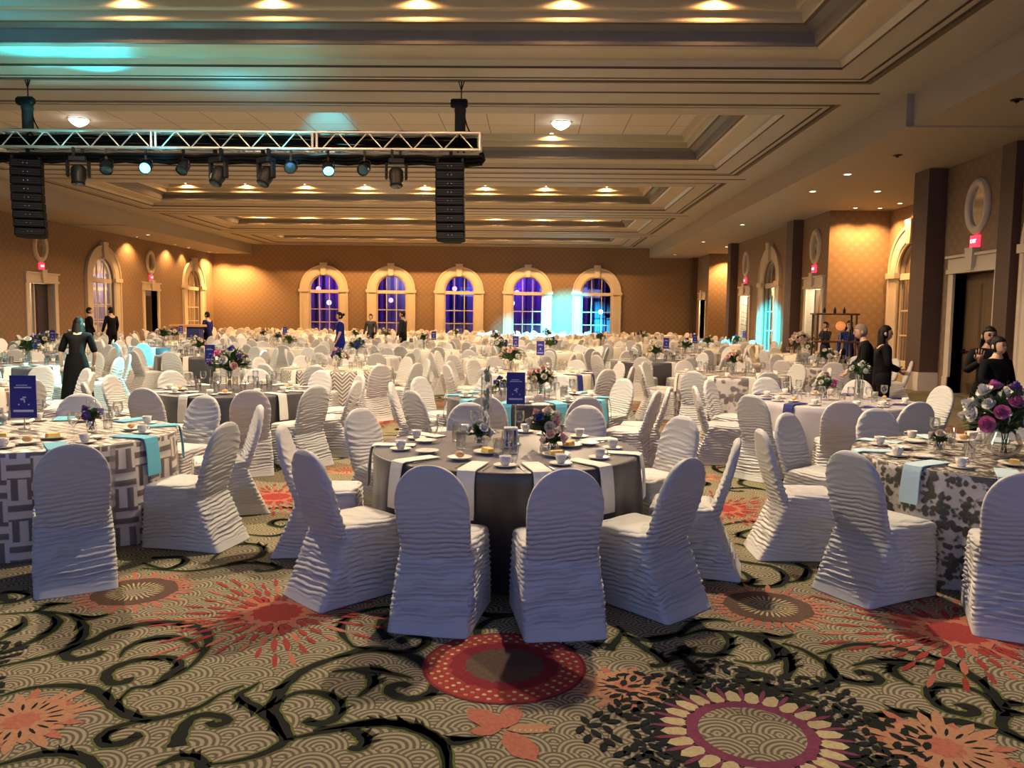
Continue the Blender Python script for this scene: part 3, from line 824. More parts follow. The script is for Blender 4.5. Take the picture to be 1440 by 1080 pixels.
VEC = [(0.0, 0.0, 1), (4.05, .35, 1), (-4.0, .2, 1), (0.3, 2.75, -1), (4.2, 3.0, 1), (-3.8, 2.9, -1), (0.1, 5.5, 1), (-4.2, 5.8, 1), (4.4, 5.7, -1), (-.2, 8.3, -1), (4.1, 8.6, 1), (-4.3, 8.6, -1), (8.2, 3.0, 1), (8.3, 8.4, 1), (8.1, 5.7, -1), (0, 11.1, 1), (4.3, 11.4, -1)]
OCC = {}
def _cell(x, y): return (int(math.floor(x / .2)), int(math.floor(y / .2)))
def _free(P, idv, lim=.12):
    n = sum(1 for p in P if OCC.get(_cell(*p), idv) != idv)
    return n <= lim * len(P)
def _occ(P, idv):
    for p in P: OCC.setdefault(_cell(*p), idv)
SPOTS = []
def spot_ok(x, y, r, idv):
    if any(math.hypot(x - a, y - b_) < (r + c) * .85 and i != idv for a, b_, c, i in SPOTS): return False
    if not _free([(x + r * k * math.cos(t), y + r * k * math.sin(t)) for k in (.3, .8) for t in range(6)], idv, .3): return False
    return True
FEAT = []
for vi, (ox, oy, mr) in enumerate(VEC):
    for fn, (x, y), s, r, on_ in (('m', gp(709, 936), 1.0, .4, 0), ('s', gp(390, 862), 1.0, .6, 0), ('s', gp(1345, 890), 1.1, .65, 0), ('r', gp(190, 832), 1.0, .36, 0), ('r', gp(1080, 853), 1.05, .38, 0),
                           ('b', gp(877, 967), .8, .22, 0), ('b', gp(30, 1014), 1.0, .27, 0), ('b', gp(1328, 1052), 1.1, .3, 0), ('o', gp(708, 1027), .9, .25, 0), ('l', gp(1057, 1032), .80, .62, 0)):
        x, y = mr * x + ox, y + oy
        if vi == 0 or spot_ok(x, y, r, vi):
            FEAT.append((fn, x, y, s)); SPOTS.append((x, y, r, vi))
    for (pts, a, m_, c) in ST:
        if oy > 5 and len(pts) < 5: continue
        P_ = [(mr * p[0] + ox, p[1] + oy) for p in smooth_path(pts, 3)]
        if vi and (not _free(P_, vi) or any(math.hypot(p[0] - q[0], p[1] - q[1]) < q[2] * .7 for p in P_ for q in SPOTS)): continue
        _occ(P_, vi)
        ribbon(fb, pts, (a, m_, c), .0014, 2, extra=.011, off=(ox, oy), mir=mr, barb=False)
        ribbon(fb, pts, (a, m_, c), .0020, 1, off=(ox, oy), mir=mr)
def G(x, y, o=(0, 0)): return gp(o[0] + x / 3., o[1] + y / 3.)
for fn, x, y, s_ in FEAT:
    dict(m=medallion, s=starburst, r=ringflower, b=blossom, o=orchid, l=mandala)[fn](x, y, s_)
cols = [carpet_base(), carpet_ink('carpet_black', (.012, .015, .014)), carpet_ink('carpet_olive', (.10, .12, .035)), carpet_ink('carpet_red', (.26, .04, .035)),
        carpet_ink('carpet_coral', (.36, .13, .085)), carpet_ink('carpet_orange', (.38, .20, .115)), carpet_ink('carpet_plum', (.16, .04, .08)),
        carpet_ink('carpet_cream', (.42, .36, .20)), carpet_ink('carpet_brown', (.09, .06, .045)), carpet_ink('carpet_maroon', (.17, .02, .028))]
flo = part('floor', fb.mesh('floor', cols, smooth=False)); tag(flo, kind='structure')
# ================================================================ REPEATED THINGS: one registry per kind
CAP = 300
KINDS = {}
class Kind:
    def __init__(s, name, cat, parts, lo=None, lomat=None, cap=CAP, stuff_label=None):
        s.name, s.cat, s.parts, s.lo, s.lomat, s.cap = name, cat, parts, lo, lomat, cap
        s.put = []; s.stuff_label = stuff_label; KINDS[name] = s
    def place(s, loc, rz, label, group=None, variant=0, scale=1.0, margin=60):
        x, y = pj(loc[0], loc[1], loc[2] + .3)
        if not (-margin < x < 1440 + margin and -400 < y < 1080 + 5 * margin): return
        s.put.append((math.hypot(loc[0], loc[1]), loc, rz, label, group, variant, scale))
    def flush(s):
        s.put.sort(key=lambda q: q[0])
        protos = {}
        for (d, loc, rz, label, group, var, sc) in s.put[:s.cap]:
            ps = s.parts[var % len(s.parts)]
            if len(ps) == 1 and not isinstance(ps[0][1], list):
                o = bpy.data.objects.new(s.name, ps[0][1]); COL.objects.link(o)
                tag(o, label, s.cat, group)
            else:
                o = thing(s.name, label, s.cat, group=group)
                def rec(spec, par):
                    for q in spec:
                        c = part(q[0], q[1], par)
                        if len(q) > 2: rec(q[2], c)
                rec(ps, o)
            o.location = loc; o.rotation_euler = (0, 0, rz); o.scale = (sc,) * 3
        rest = s.put[s.cap:]
        if rest and s.lo:
            b = MB()
            for (d, loc, rz, label, group, var, sc) in rest:
                M = Matrix.Translation(loc) @ Matrix.Rotation(rz, 4, 'Z')
                b.add([M @ (Vector(v) * sc) for v in s.lo[0]], s.lo[1])
            o = b.build(s.name + '_rows', s.lomat, smooth=True)
            tag(o, s.stuff_label, s.cat, kind='stuff')

# ---- materials
M_COVER = mat('white_stretch_cover', (0.56, 0.555, 0.56), 0.62, var=0.03, scale=20, sheen=.25, spec=.35)
M_COVT = mat('pale_stretch_cover', (0.50, 0.52, 0.52), 0.6, var=0.03, scale=20, sheen=.2, spec=.35)

def ruche(m):
    # fine gathered creases of the stretch fabric, fading out toward the top of the back
    nt = m.node_tree; b = nt.nodes['Principled BSDF']; N = nt.nodes.new
    tc = N('ShaderNodeTexCoord'); sx = N('ShaderNodeSeparateXYZ'); L(nt, tc.outputs['Object'], sx.inputs[0])
    mp = N('ShaderNodeMapping'); mp.inputs['Scale'].default_value = (1.0, 1.0, 1.0); mp.inputs['Rotation'].default_value = (.10, .07, 0)
    L(nt, tc.outputs['Object'], mp.inputs[0])
    w = N('ShaderNodeTexWave'); w.wave_type = 'BANDS'; w.bands_direction = 'Z'; w.inputs['Scale'].default_value = 11.5
    w.inputs['Distortion'].default_value = 6.5; w.inputs['Detail'].default_value = 2.0; w.inputs['Detail Scale'].default_value = .45; w.inputs['Detail Roughness'].default_value = .55
    L(nt, mp.outputs[0], w.inputs[0])
    mr = N('ShaderNodeMapRange'); mr.inputs[1].default_value = .74; mr.inputs[2].default_value = .50; mr.inputs[3].default_value = .03; mr.inputs[4].default_value = 1.0
    L(nt, sx.outputs[2], mr.inputs[0])
    pw = N('ShaderNodeMath'); pw.operation = 'POWER'; pw.inputs[1].default_value = .55; L(nt, w.outputs['Fac'], pw.inputs[0])
    mu = N('ShaderNodeMath'); mu.operation = 'MULTIPLY'; L(nt, pw.outputs[0], mu.inputs[0]); L(nt, mr.outputs[0], mu.inputs[1])
    bp = N('ShaderNodeBump'); bp.inputs['Strength'].default_value = 1.0; bp.inputs['Distance'].default_value = 0.008
    m2 = N('ShaderNodeMapRange'); m2.inputs[1].default_value = .03; m2.inputs[2].default_value = .11; L(nt, sx.outputs[2], m2.inputs[0])
    m3 = N('ShaderNodeMath'); m3.operation = 'MULTIPLY'; L(nt, mu.outputs[0], m3.inputs[0]); L(nt, m2.outputs[0], m3.inputs[1])
    L(nt, m3.outputs[0], bp.inputs['Height']); L(nt, bp.outputs['Normal'], b.inputs['Normal'])
ruche(M_COVER); ruche(M_COVT)

# ---- banquet chair under a ruched stretch cover; local +y faces the table, origin on the floor
def chair_meshes(seed, hi=True, m=None):
    rnd = random.Random(seed)
    o1, o2, o3 = rnd.random() * 9, rnd.random() * 9, rnd.random() * 9
    nz, na = (84, 80) if hi else (5, 12)
    b = MB(); rings = []
    def rect(t, hx, yf, yb, r):
        # point on a rounded rectangle, t in 0..1, starting at front centre; returns x, y
        w, h = hx * 2, yf - yb
        P = 2 * (w + h); s = (t * P) % P
        segs = [(w / 2, 0), (h, 1), (w, 2), (h, 3), (w / 2, 4)]
        for L_, k in segs:
            if s <= L_: break
            s -= L_
        if k == 0: x, y = s, yf
        elif k == 1: x, y = hx, yf - s
        elif k == 2: x, y = hx - s, yb
        elif k == 3: x, y = -hx, yb + s
        else: x, y = -hx + s, yf
        # round the corners
        cx, cy = (yf + yb) / 2, 0
        dx = max(abs(x) - (hx - r), 0); yy = y - cx; dy = max(abs(yy) - (h / 2 - r), 0)
        if dx > 0 and dy > 0:
            l = math.hypot(dx, dy); k = r / l if l > r else 1
            x = math.copysign(hx - r + dx * k, x); y = cx + math.copysign(h / 2 - r + dy * k, yy)
        return x, y
    H = .435
    for i in range(nz + 1):
        f = i / nz; z = H * f
        yb = -.37 + (.37 - .175) * f ** .9
        yf = .255 + .0 * f - .02 * f
        hx = .215 + .012 * (1 - f) + .008 * math.sin(PI * f)
        q = []
        for j in range(na):
            t = j / na
            x, y = rect(t, hx, yf, yb, .03)
            # ruching: mostly level ridges, slanting on the sides and fading at the hem
            side = abs(x) > hx - .02
            sl = (.30 if side else .05) * math.sin(o1 + t * 6.28)
            ph = z / .034 * 2 * PI + sl * (y if side else x) / .03 * 6 + 2.2 * _ns(Vector((x * 5 + o1, y * 5 + o2, z * 4)))
            wv = (1 - abs(math.sin(ph / 2))) ** 1.35
            amp = .013 * (min(1, max(0, (f - .06) / .18))) * (1 - .3 * f) * (.55 + .9 * abs(_ns(Vector((x * 4 + o2, y * 4, z * 9 + o3)))) * 2)
            if side: amp *= 1.15
            d = amp * (wv - .4) if hi else 0
            cxm = (yf + yb) / 2
            l = math.hypot(x, y - cxm)
            pull = -.012 * math.sin(PI * min(1, f * 1.0)) * (abs(math.sin(2 * PI * t)) ** 3) if hi else 0
            k = (d + pull) / l
            zz = z + (.010 * (1 - math.cos(4 * PI * t)) / 2 * (1 - f) ** 6)
            q.append((x * (1 + k), cxm + (y - cxm) * (1 + k), zz))
        rings.append(q)
    # padded seat top
    last = rings[-1]; cxm = (.235 - .175) / 2
    for k, dz in ((.985, .012), (.95, .024), (.86, .034), (.6, .044), (.3, .048), (.03, .049)) if hi else ((.93, .025), (.5, .045), (.05, .048)):
        rings.append([(x * k, cxm + (y - cxm) * k, H + dz) for x, y, z in last])
    b.loft(rings, True, True)
    seat = b
    # backrest: leaning slab with a round top, creased low down
    c = MB(); nb, nr = (96, 48) if hi else (7, 10)
    z0, z1 = .36, .915
    rings = []
    for i in range(nb + 1):
        f = i / nb
        f = math.sin(f * PI / 2) ** .92 if hi else math.sin(f * PI / 2)
        z = z0 + (z1 - z0) * f
        yc = -.160 - .165 * f - .015 * math.sin(PI * f)
        hw = .193 + .016 * min(1, f * 2)
        zt = z1 - z
        R = .235
        if zt < R: hw *= math.sqrt(max(0.0, 1 - ((R - zt) / R) ** 2.0)) ** .92
        th = (.034 - .008 * f) * (min(1, (zt / .03) ** .5) if zt < .03 else 1)
        hw = max(hw, .002); th = max(th, .001)
        q = []
        for j in range(nr):
            a = 2 * PI * j / nr
            ca, sa = math.cos(a), math.sin(a)
            x = hw * math.copysign(abs(ca) ** .55, ca); y = th * math.copysign(abs(sa) ** .55, sa)
            d = 0
            if hi:
                # folds fan out from the sides, stronger below
                u = x / .21
                fold = math.sin((z + .05 * u * u * (1.2 if seed % 2 else -.9)) / .050 * PI + 2.6 * _ns(Vector((x * 4 + o2, o1, z * 4))) + o3)
                low = max(0, 1 - f * (1.3 - .45 * min(1, abs(u)))) ** .7
                d = .008 * (1 - abs(fold)) ** 1.3 * low * (1.6 if abs(u) > .5 else 1.0) * (.5 + abs(_ns(Vector((x * 3, z * 8, o1)))) * 2)
            y += math.copysign(d, sa)
            q.append((x, yc + y, z - (y * .0)))
        rings.append(q)
    c.loft(rings, True, True)
    m = m or M_COVER
    return seat, c, m

CH = []
for sd, mm in ((1, M_COVER), (2, M_COVER), (3, M_COVT)):
    a, b_, m_ = chair_meshes(sd, True, mm)
    CH.append([('seat', a.mesh('seat', m_)), ('backrest', b_.mesh('backrest', m_))])
a, b_, m_ = chair_meshes(1, False)
lo = (a.v + b_.v, a.f + [tuple(i + len(a.v) for i in f) for f in b_.f])
K_CHAIR = Kind('banquet_chair', 'chair', CH, lo, M_COVER, stuff_label='rows of white covered chairs too far back to tell apart')

# ---- small table things
M_CHINA = mat('white_china', (.80, .76, .68), .22, var=.02)
M_STEEL = mat('cutlery_steel', (.55, .54, .52), .25, metal=.9, var=.05)
M_BREAD = mat('yellow_dessert', (.72, .50, .12), .6, var=.25, scale=60, bump=.4)
M_ROLL = mat('bread_crust', (.62, .40, .18), .7, var=.3, scale=50, bump=.4)
M_NAPW = mat('white_napkin', (.74, .72, .66), .8, var=.03, bump=.2)
M_NAPB = mat('pale_blue_napkin', (.12, .46, .62), .8, var=.04, bump=.2)
M_NAPN = mat('navy_napkin', (.012, .02, .17), .7, var=.08, bump=.2)
M_NAPI = mat('ice_blue_napkin', (.48, .68, .78), .8, var=.04, bump=.2)

def lathe_me(name, prof, n, m, **k):
    b = MB(); b.lathe(prof, n, **k); return b
def plate_b(r, n=24):
    return lathe_me('plate', [(.001, .006), (r * .62, .006), (r * .68, .010), (r, .020), (r * 1.0, .024), (r * .70, .014), (r * .60, .010), (.001, .010)], n, M_CHINA)
pb = plate_b(.082)
rl = MB(); rl.ball((0.0, 0, .030), .03, 10, 6, (1.25, .85, .75)); 
pm = pb.mesh('plate', M_CHINA)
K_PLATE = Kind('bread_plate', 'plate', [[('dish', pm)]], (plate_b(.082, 8).v, plate_b(.082, 8).f), M_CHINA, stuff_label='white bread plates on the far tables')
K_ROLL = Kind('bread_roll', 'bread', [[('roll', rl.mesh('roll', M_ROLL))]], None)
ds = MB(); ds.loft([[(-.05, -.03, .012), (.05, -.02, .012), (.045, .035, .012), (-.04, .03, .012)], [(-.045, -.025, .045), (.045, -.018, .04), (.038, .03, .04), (-.035, .026, .045)]], True, True)
ds2 = plate_b(.10)
K_DESS = Kind('dessert_plate', 'plate', [[('dish', ds2.mesh('dish', M_CHINA)), ('dessert', ds.mesh('dessert', M_BREAD, smooth=False))]], None)
def glass_b(n=16, kind='wine'):
    b = MB()
    if kind == 'wine':
        b.lathe([(.034, .001), (.033, .004), (.008, .008), (.0045, .02), (.0045, .095), (.012, .105), (.032, .125), (.040, .155), (.036, .205), (.0345, .205), (.038, .155), (.030, .128), (.004, .112)], n)
    else:
        b.lathe([(.001, .001), (.030, .001), (.034, .02), (.038, .13), (.0365, .13), (.032, .022), (.001, .012)], n)
    return b
K_WINE = Kind('wine_glass', 'glass', [[('g', glass_b(16).mesh('wine_glass', M_GLASS))]], (glass_b(6).v, glass_b(6).f), M_GLASS, stuff_label='wine glasses on the far tables')
K_TUMB = Kind('water_glass', 'glass', [[('g', glass_b(16, 'w').mesh('water_glass', M_GLASS))]], (glass_b(6, 'w').v, glass_b(6, 'w').f), M_GLASS, stuff_label='water glasses on the far tables')
cu = MB(); cu.lathe([(.001, .004), (.06, .006), (.075, .014), (.074, .017), (.055, .010), (.001, .010)], 20)
cu2 = MB(); cu2.lathe([(.001, .012), (.022, .012), (.03, .025), (.04, .07), (.038, .07), (.028, .03), (.001, .022)], 20)
hn = MB(); hn.tube([(.036, 0, .06), (.055, 0, .06), (.06, 0, .045), (.05, 0, .032), (.033, 0, .035)], .004, 6)
K_CUP = Kind('coffee_cup', 'cup', [[('saucer', cu.mesh('saucer', M_CHINA)), ('cup', cu2.mesh('cup', M_CHINA), [('handle', hn.mesh('handle', M_CHINA))])]], None)
def fork_b():
    b = MB(); b.loft([[(-.003, -.10, .001), (.003, -.10, .001), (.003, -.10, .004), (-.003, -.10, .004)], [(-.0045, -.06, .001), (.0045, -.06, .001), (.0045, -.06, .004), (-.0045, -.06, .004)], [(-.002, .02, .006), (.002, .02, .006), (.002, .02, .009), (-.002, .02, .009)], [(-.010, .05, .003), (.010, .05, .003), (.010, .05, .006), (-.010, .05, .006)]], True, True)
    for k in range(4):
        x = -.009 + .006 * k; b.box(x - .0012, .05, .003, x + .0012, .09, .0055)
    return b
def knife_b():
    b = MB(); b.loft([[(-.005, -.11, .001), (.005, -.11, .001), (.005, -.11, .006), (-.005, -.11, .006)], [(-.004, 0, .001), (.004, 0, .001), (.004, 0, .005), (-.004, 0, .005)], [(-.009, .02, .001), (.005, .02, .001), (.005, .02, .003), (-.009, .02, .003)], [(-.001, .12, .001), (.004, .12, .001), (.004, .12, .002), (-.001, .12, .002)]], True, True)
    return b
K_FORK = Kind('fork', 'fork', [[('f', fork_b().mesh('fork', M_STEEL, smooth=False))]], None)
K_KNIFE = Kind('knife', 'knife', [[('k', knife_b().mesh('knife', M_STEEL, smooth=False))]], None)
# napkin: origin at table centre height 0 = table top; strip runs out along +x over the rim and hangs
RT = .95
def napkin_b(w=.15, drop=.30, rin=.66, tw=0.0, n=1):
    b = MB(); P = [(rin, .006), (rin + .12, .007), (RT - .01, .008), (RT + .014, .003), (RT + .024, -.03)] + [(RT + .028 + .0038 * (k + 1) + .002 * math.sin(k), -.03 - (drop - .03) * (k + 1) / 5) for k in range(5)]
    rings = []
    for i, (r, z) in enumerate(P):
        if i == 0: nx, nz = 0, 1
        a, c = P[max(i - 1, 0)], P[min(i + 1, len(P) - 1)]
        dx, dz = c[0] - a[0], c[1] - a[1]; l = math.hypot(dx, dz); nx, nz = -dz / l, dx / l
        nx, nz = -nx * -1, nz * 1
        t = .006
        ww = w / 2 * (1 + .03 * math.sin(i))
        rings.append([(r, -ww, z), (r, ww, z), (r + nx * t, ww * .98, z + nz * t), (r + nx * t, -ww * .98, z + nz * t)])
    b.loft(rings, True, True)
    return b
K_NAP = {}
for nm, mm, dr, w in (('white', M_NAPW, .29, .118), ('pale blue', M_NAPB, .27, .14), ('navy', M_NAPN, .27, .12), ('ice blue', M_NAPI, .24, .13)):
    nb_ = napkin_b(w, dr)
    K_NAP[nm] = Kind('napkin_' + nm.replace(' ', '_'), 'napkin', [[('n', nb_.mesh('napkin', mm, smooth=False))]], (nb_.v, nb_.f), mm, cap=200, stuff_label='%s napkins hanging from the far tables' % nm)
for k in K_NAP.values(): k.name = 'napkin'

# ---- tablecloths
def satin(name, col, rough=.42, sh=.3):
    return mat(name, col, rough, var=.04, scale=6, sheen=sh)
M_DG = satin('dark_grey_cloth', (.040, .039, .046))
M_SV = satin('silver_satin_cloth', (.50, .47, .50), .35)
M_IV = satin('ivory_cloth', (.72, .66, .55), .55)
M_WV = pattern_cloth('basket_weave_cloth', (.16, .14, .14), (.62, .58, .54), 'weave', 7.0, .4, .1)
M_FL = pattern_cloth('silver_floral_cloth', (.09, .085, .07), (.58, .55, .52), 'floral', 26.0, .4, .15)
M_DM = pattern_cloth('grey_damask_cloth', (.16, .14, .15), (.55, .51, .5), 'floral', 11.0, .5, .1)
M_CV = pattern_cloth('silver_chevron_cloth', (.2, .17, .15), (.62, .6, .56), 'chevron', 5.0, .4, .15)
HT = .76
def cloth_b(seed, hi=True):
    rnd = random.Random(seed); b = MB(); na = 144 if hi else 36
    ph = rnd.random() * 6; kf = rnd.choice((11, 12, 13))
    rings = []; uv = []
    prof = [(.001, HT), (.3, HT), (.6, HT), (RT - .02, HT), (RT - .004, HT - .004)]
    for r, z in prof: rings.append([(r * math.cos(2 * PI * j / na), r * math.sin(2 * PI * j / na), z) for j in range(na)]); uv += [(r * math.cos(2 * PI * j / na), r * math.sin(2 * PI * j / na)) for j in range(na)]
    nr = 12 if hi else 3
    for i in range(nr + 1):
        t = i / nr; z = (HT - .014) * (1 - t) + .004
        q = []
        for j in range(na):
            a = 2 * PI * j / na
            fo = math.sin(kf * a + ph + .9 * math.sin(3 * a + ph)) ; fo2 = math.sin(2.3 * kf // 1 * a + 2 * ph)
            r = RT + .003 + .012 * t + (.034 * fo + .012 * fo2) * t ** .7
            q.append((r * math.cos(a), r * math.sin(a), z)); uv.append((a * RT + (2 if 0 else 0), z))
        rings.append(q)
    b.loft(rings)
    b.uv = uv
    # the lathe seam: fine for procedural patterns
    return b
_cc = {}
def cloth_mesh(m, seed, hi):
    k = (m.name, seed % 3, hi)
    if k not in _cc: _cc[k] = cloth_b(seed % 3, hi).mesh('tablecloth', m)
    return _cc[k]
_tt = MB(); _tt.lathe([(.001, .72), (.93, .72), (.94, .735), (.93, .752), (.001, .752)], 40); TT = _tt.mesh('tabletop', M_DOOR)
_pd = MB(); _pd.lathe([(.30, .01), (.30, .03), (.04, .08), (.04, .7), (.2, .719)], 16, cap0=True, cap1=True); PD = _pd.mesh('pedestal', M_BLACKM)

# ---- flowers and centrepieces
M_LEAF = mat('leaf_green', (.035, .10, .025), .5, var=.4, scale=30)
def flower_mesh(seed, m, r=.035):
    rnd = random.Random(seed); b = MB()
    for ring, (n, rr, tl, zz) in enumerate(((3, .25, .15, .9), (5, .5, .5, .75), (7, .75, .9, .45), (8, 1.0, 1.2, .15))):
        for i in range(n):
            a = 2 * PI * (i + ring * .37) / n + rnd.uniform(-.15, .15)
            g = []
            for u in (-1, -.4, .4, 1):
                col = []
                for v in (0, .45, .8, 1):
                    rad = r * rr * (.25 + .85 * v * math.sin(min(tl, 1.4) * .75 + .25)); ww = r * .62 * rr ** .4 * math.sin(PI * (.18 + .72 * v)) 
                    z = r * (zz * v * 1.0 + .12 * u * u) + (r * .12 if v == 1 else 0) - r * .15 * ring * v * .3
                    col.append((rad * math.cos(a) - u * ww * math.sin(a), rad * math.sin(a) + u * ww * math.cos(a), z))
                g.append(col)
            b.loft([[c for c in col] for col in g], closed=False)
    b.ball((0, 0, r * .35), r * .3, 8, 5)
    return b.mesh('blossom', m)
FM = {}
for nm, c in dict(cream=(.80, .68, .52), white=(.78, .76, .70), pink=(.62, .16, .36), purple=(.14, .06, .30), blush=(.74, .45, .40), blue=(.03, .04, .30), lilac=(.45, .32, .60)).items():
    FM[nm] = [flower_mesh(sum(map(ord, nm)) % 7 + k, mat('petal_' + nm, c, .6, var=.12, scale=40, sheen=.2)) for k in range(1)]
def foliage_mesh(seed, R, n, zc, down=.2):
    rnd = random.Random(seed); b = MB()
    for _ in range(n):
        a = rnd.uniform(0, 2 * PI); el = rnd.uniform(-down, 1.0); l = R * rnd.uniform(.5, 1.25)
        d = Vector((math.cos(a) * math.cos(el), math.sin(a) * math.cos(el), math.sin(el)))
        s = d.cross(Vector((0, 0, 1))).normalized(); w = rnd.uniform(.012, .024)
        p = Vector((0, 0, zc)) + d * l * .45; q = Vector((0, 0, zc)) + d * l; mid = (p + q) / 2 + Vector((0, 0, .01))
        b.add([p, mid + s * w, q, mid - s * w], [(0, 1, 2, 3)])
        b.tube([Vector((0, 0, zc - R * .3)), p, mid], .0016, 4)
    return b.mesh('foliage', M_LEAF, smooth=False)
def bouquet(loc, label, seed, R, nf, cols, vase='bowl', vh=.16, group=None, fs=1.0, name='flower_centrepiece'):
    rnd = random.Random(seed)
    root = thing(name, label, 'flowers', loc, rnd.uniform(0, 6), group)
    b = MB()
    if vase == 'bowl': b.lathe([(.001, .001), (.05, .001), (.10, .04), (.12, .09), (.085, vh), (.082, vh), (.115, .09), (.095, .042), (.001, .012)], 24)
    elif vase == 'tall': b.lathe([(.001, .001), (.055, .001), (.05, .02), (.045, vh), (.042, vh), (.046, .025), (.001, .02)], 20)
    else: b.lathe([(.001, .001), (.035, .001), (.04, .05), (.03, vh), (.027, vh), (.036, .05), (.001, .01)], 16)
    b.build('vase', M_GLASS, root)
    part('foliage', foliage_mesh(seed, R, int(30 + 800 * R), vh + R * .25), root)
    st = MB()
    for i in range(6): st.tube([(.02 * math.cos(i), .02 * math.sin(i), .02), (.03 * math.cos(i + 2), .03 * math.sin(i + 2), vh + .02)], .003, 5)
    st.build('stems', M_LEAF, root)
    for i in range(nf):
        a = 2.4 * i + rnd.uniform(-.2, .2); el = math.asin(min(1, max(-.1, (i + .5) / nf * 1.05 - .05)))
        d = Vector((math.cos(a) * math.cos(el), math.sin(a) * math.cos(el), math.sin(el)))
        o = part('blossom', FM[cols[i % len(cols)]][0], root)
        o.location = Vector((0, 0, vh + R * .25)) + d * R * rnd.uniform(.8, 1.0)
        o.rotation_euler = d.to_track_quat('Z', 'Y').to_euler()
        s = fs * rnd.uniform(.85, 1.2); o.scale = (s, s, s)
    return root
M_CARD = mat('royal_blue_card', (.018, .018, .23), .45, var=.05)
M_INK = mat('white_print', (.55, .58, .75), .6)
def sign_card(loc, rz, label, w=.13, h=.24, stand=.30, group=None):
    r = thing('table_sign', label, 'sign', loc, rz, group)
    b = MB(); b.bevbox(-w / 2, -.004, stand, w / 2, .004, stand + h, .002); b.build('card', M_CARD, r, smooth=False)
    p = MB(); z = stand
    for (x0, x1, zz, t) in ((-.25, .18, .76, .02), (-.33, .33, .70, .03), (-.38, .38, .14, .05), (-.10, .02, .42, .04), (-.02, .12, .47, .03), (.02, .07, .36, .09), (-.2, -.14, .3, .03), (.18, .24, .3, .03)):
        p.box(x0 * w, -.0052, z + zz * h, x1 * w, -.004, z + (zz + t) * h)
    p.build('lettering', M_INK, r, smooth=False)
    s = MB(); s.tube([(0, .006, .012), (0, .006, stand + .05)], .005, 8); s.lathe([(.045, .001), (.045, .008), (.006, .014)], 16, cap0=True); s.build('stand', M_STEEL, r)
    return r

# ================================================================ TABLES
TAB = []
ORD = ['', 'first', 'second', 'third', 'fourth', 'fifth', 'sixth', 'seventh', 'eighth', 'ninth', 'tenth', 'eleventh', 'twelfth']
CLN = {'dg': (M_DG, 'dark grey'), 'sv': (M_SV, 'silver satin'), 'iv': (M_IV, 'ivory'), 'wv': (M_WV, 'basket-weave'), 'fl': (M_FL, 'silver floral'), 'dm': (M_DM, 'grey damask'), 'cv': (M_CV, 'silver chevron')}
def table(x, y, cl, desc, label, angs=None, nap='white', detail=2, seed=0, offs=None, keep=()):
    m, nm = CLN[cl]
    near = y < 20
    t = thing('banquet_table', label, 'table', (x, y, 0), random.Random(seed).uniform(0, 6), None if near else 'round tables toward the back of the hall')
    part('tablecloth', cloth_mesh(m, seed, near), t)
    part('tabletop', TT, t)
    if near: part('pedestal', PD, t)
    rnd = random.Random(seed * 13 + 5)
    if angs is None:
        a0 = rnd.uniform(0, 36); angs = [(a0 + 36 * k + rnd.uniform(-5, 5)) for k in range(10)]
    if offs is None: offs = {}
    # order for labels: near side and far side, each from the left
    ch = []
    for a in angs:
        th = math.radians(a)
        rr = offs.get(a, rnd.uniform(1.275, 1.34))
        ch.append((a, x + rr * math.cos(th), y + rr * math.sin(th)))
    fr = sorted([c for c in ch if c[2] < y], key=lambda c: c[1]); bk = sorted([c for c in ch if c[2] >= y], key=lambda c: c[1])
    for side, lst in (('near', fr), ('far', bk)):
        for i, (a, cx, cy) in enumerate(lst):
            th = math.radians(a)
            rz = th + PI / 2 + math.radians(rnd.uniform(-7, 7))      # local +y points to the table centre
            if y < 24:
                lab = 'white ruched chair, %s side of %s, %s from left' % (side, desc, ORD[i + 1])
                grp = 'chairs around the ' + desc
            else:
                lab = 'white covered chair at the %s' % desc
                grp = 'chairs around ' + desc
            K_CHAIR.place((cx, cy, 0), rz, lab, grp, variant=rnd.randrange(3), margin=90)
    used = [(x + a_, y + b_, c_) for a_, b_, c_ in keep] or [(x, y, .30)]
    # place settings
    for a in angs:
        th = math.radians(a + rnd.uniform(-2, 2)); ca, sa = math.cos(th), math.sin(th)
        def at(r, s): return (x + r * ca - s * sa, y + r * sa + s * ca, HT + .001)
        kn = K_NAP[nap]
        kn.place((x, y, HT), th, '%s napkin hanging over the edge of %s' % (nap, desc), '%s napkins at %s' % (nap, desc), margin=90)
        if detail < 1: continue
        g = lambda w: '%s on %s' % (w, desc)
        def put(k, p, r, rz, lab, grp, prob=1.0):
            if rnd.random() > prob: return False
            if any(math.hypot(p[0] - q[0], p[1] - q[1]) < r + q[2] for q in used): return False
            used.append((p[0], p[1], r)); k.place(p, rz, lab, grp); return True
        rl_ = rnd.random()
        if put(K_PLATE, at(.60, -.16), .082, th, 'white bread plate on ' + desc, g('bread plates')) and rl_ < .6 and y < 12:
            K_ROLL.place(at(.60, -.16)[:2] + (HT + .010,), th + 1, 'bread roll on a plate on ' + desc, g('rolls'))
        if y < 18: put(K_CUP, at(.74, .185), .078, th + 1.2, 'white coffee cup on saucer on ' + desc, g('coffee cups'))
        put(K_WINE, at(.52, .14), .042, th, 'clear wine glass on ' + desc, g('wine glasses'))
        put(K_TUMB, at(.44, .06), .040, th, 'clear water glass on ' + desc, g('water glasses'), .45 if y < 7 else 1)
        if y < 12:
            K_FORK.place(at(.80, -.095), th + PI / 2, 'steel fork beside napkin on ' + desc, g('forks'))
            K_KNIFE.place(at(.80, .088), th + PI / 2, 'steel knife beside napkin on ' + desc, g('knives'))
    TAB.append((x, y, desc, cl))

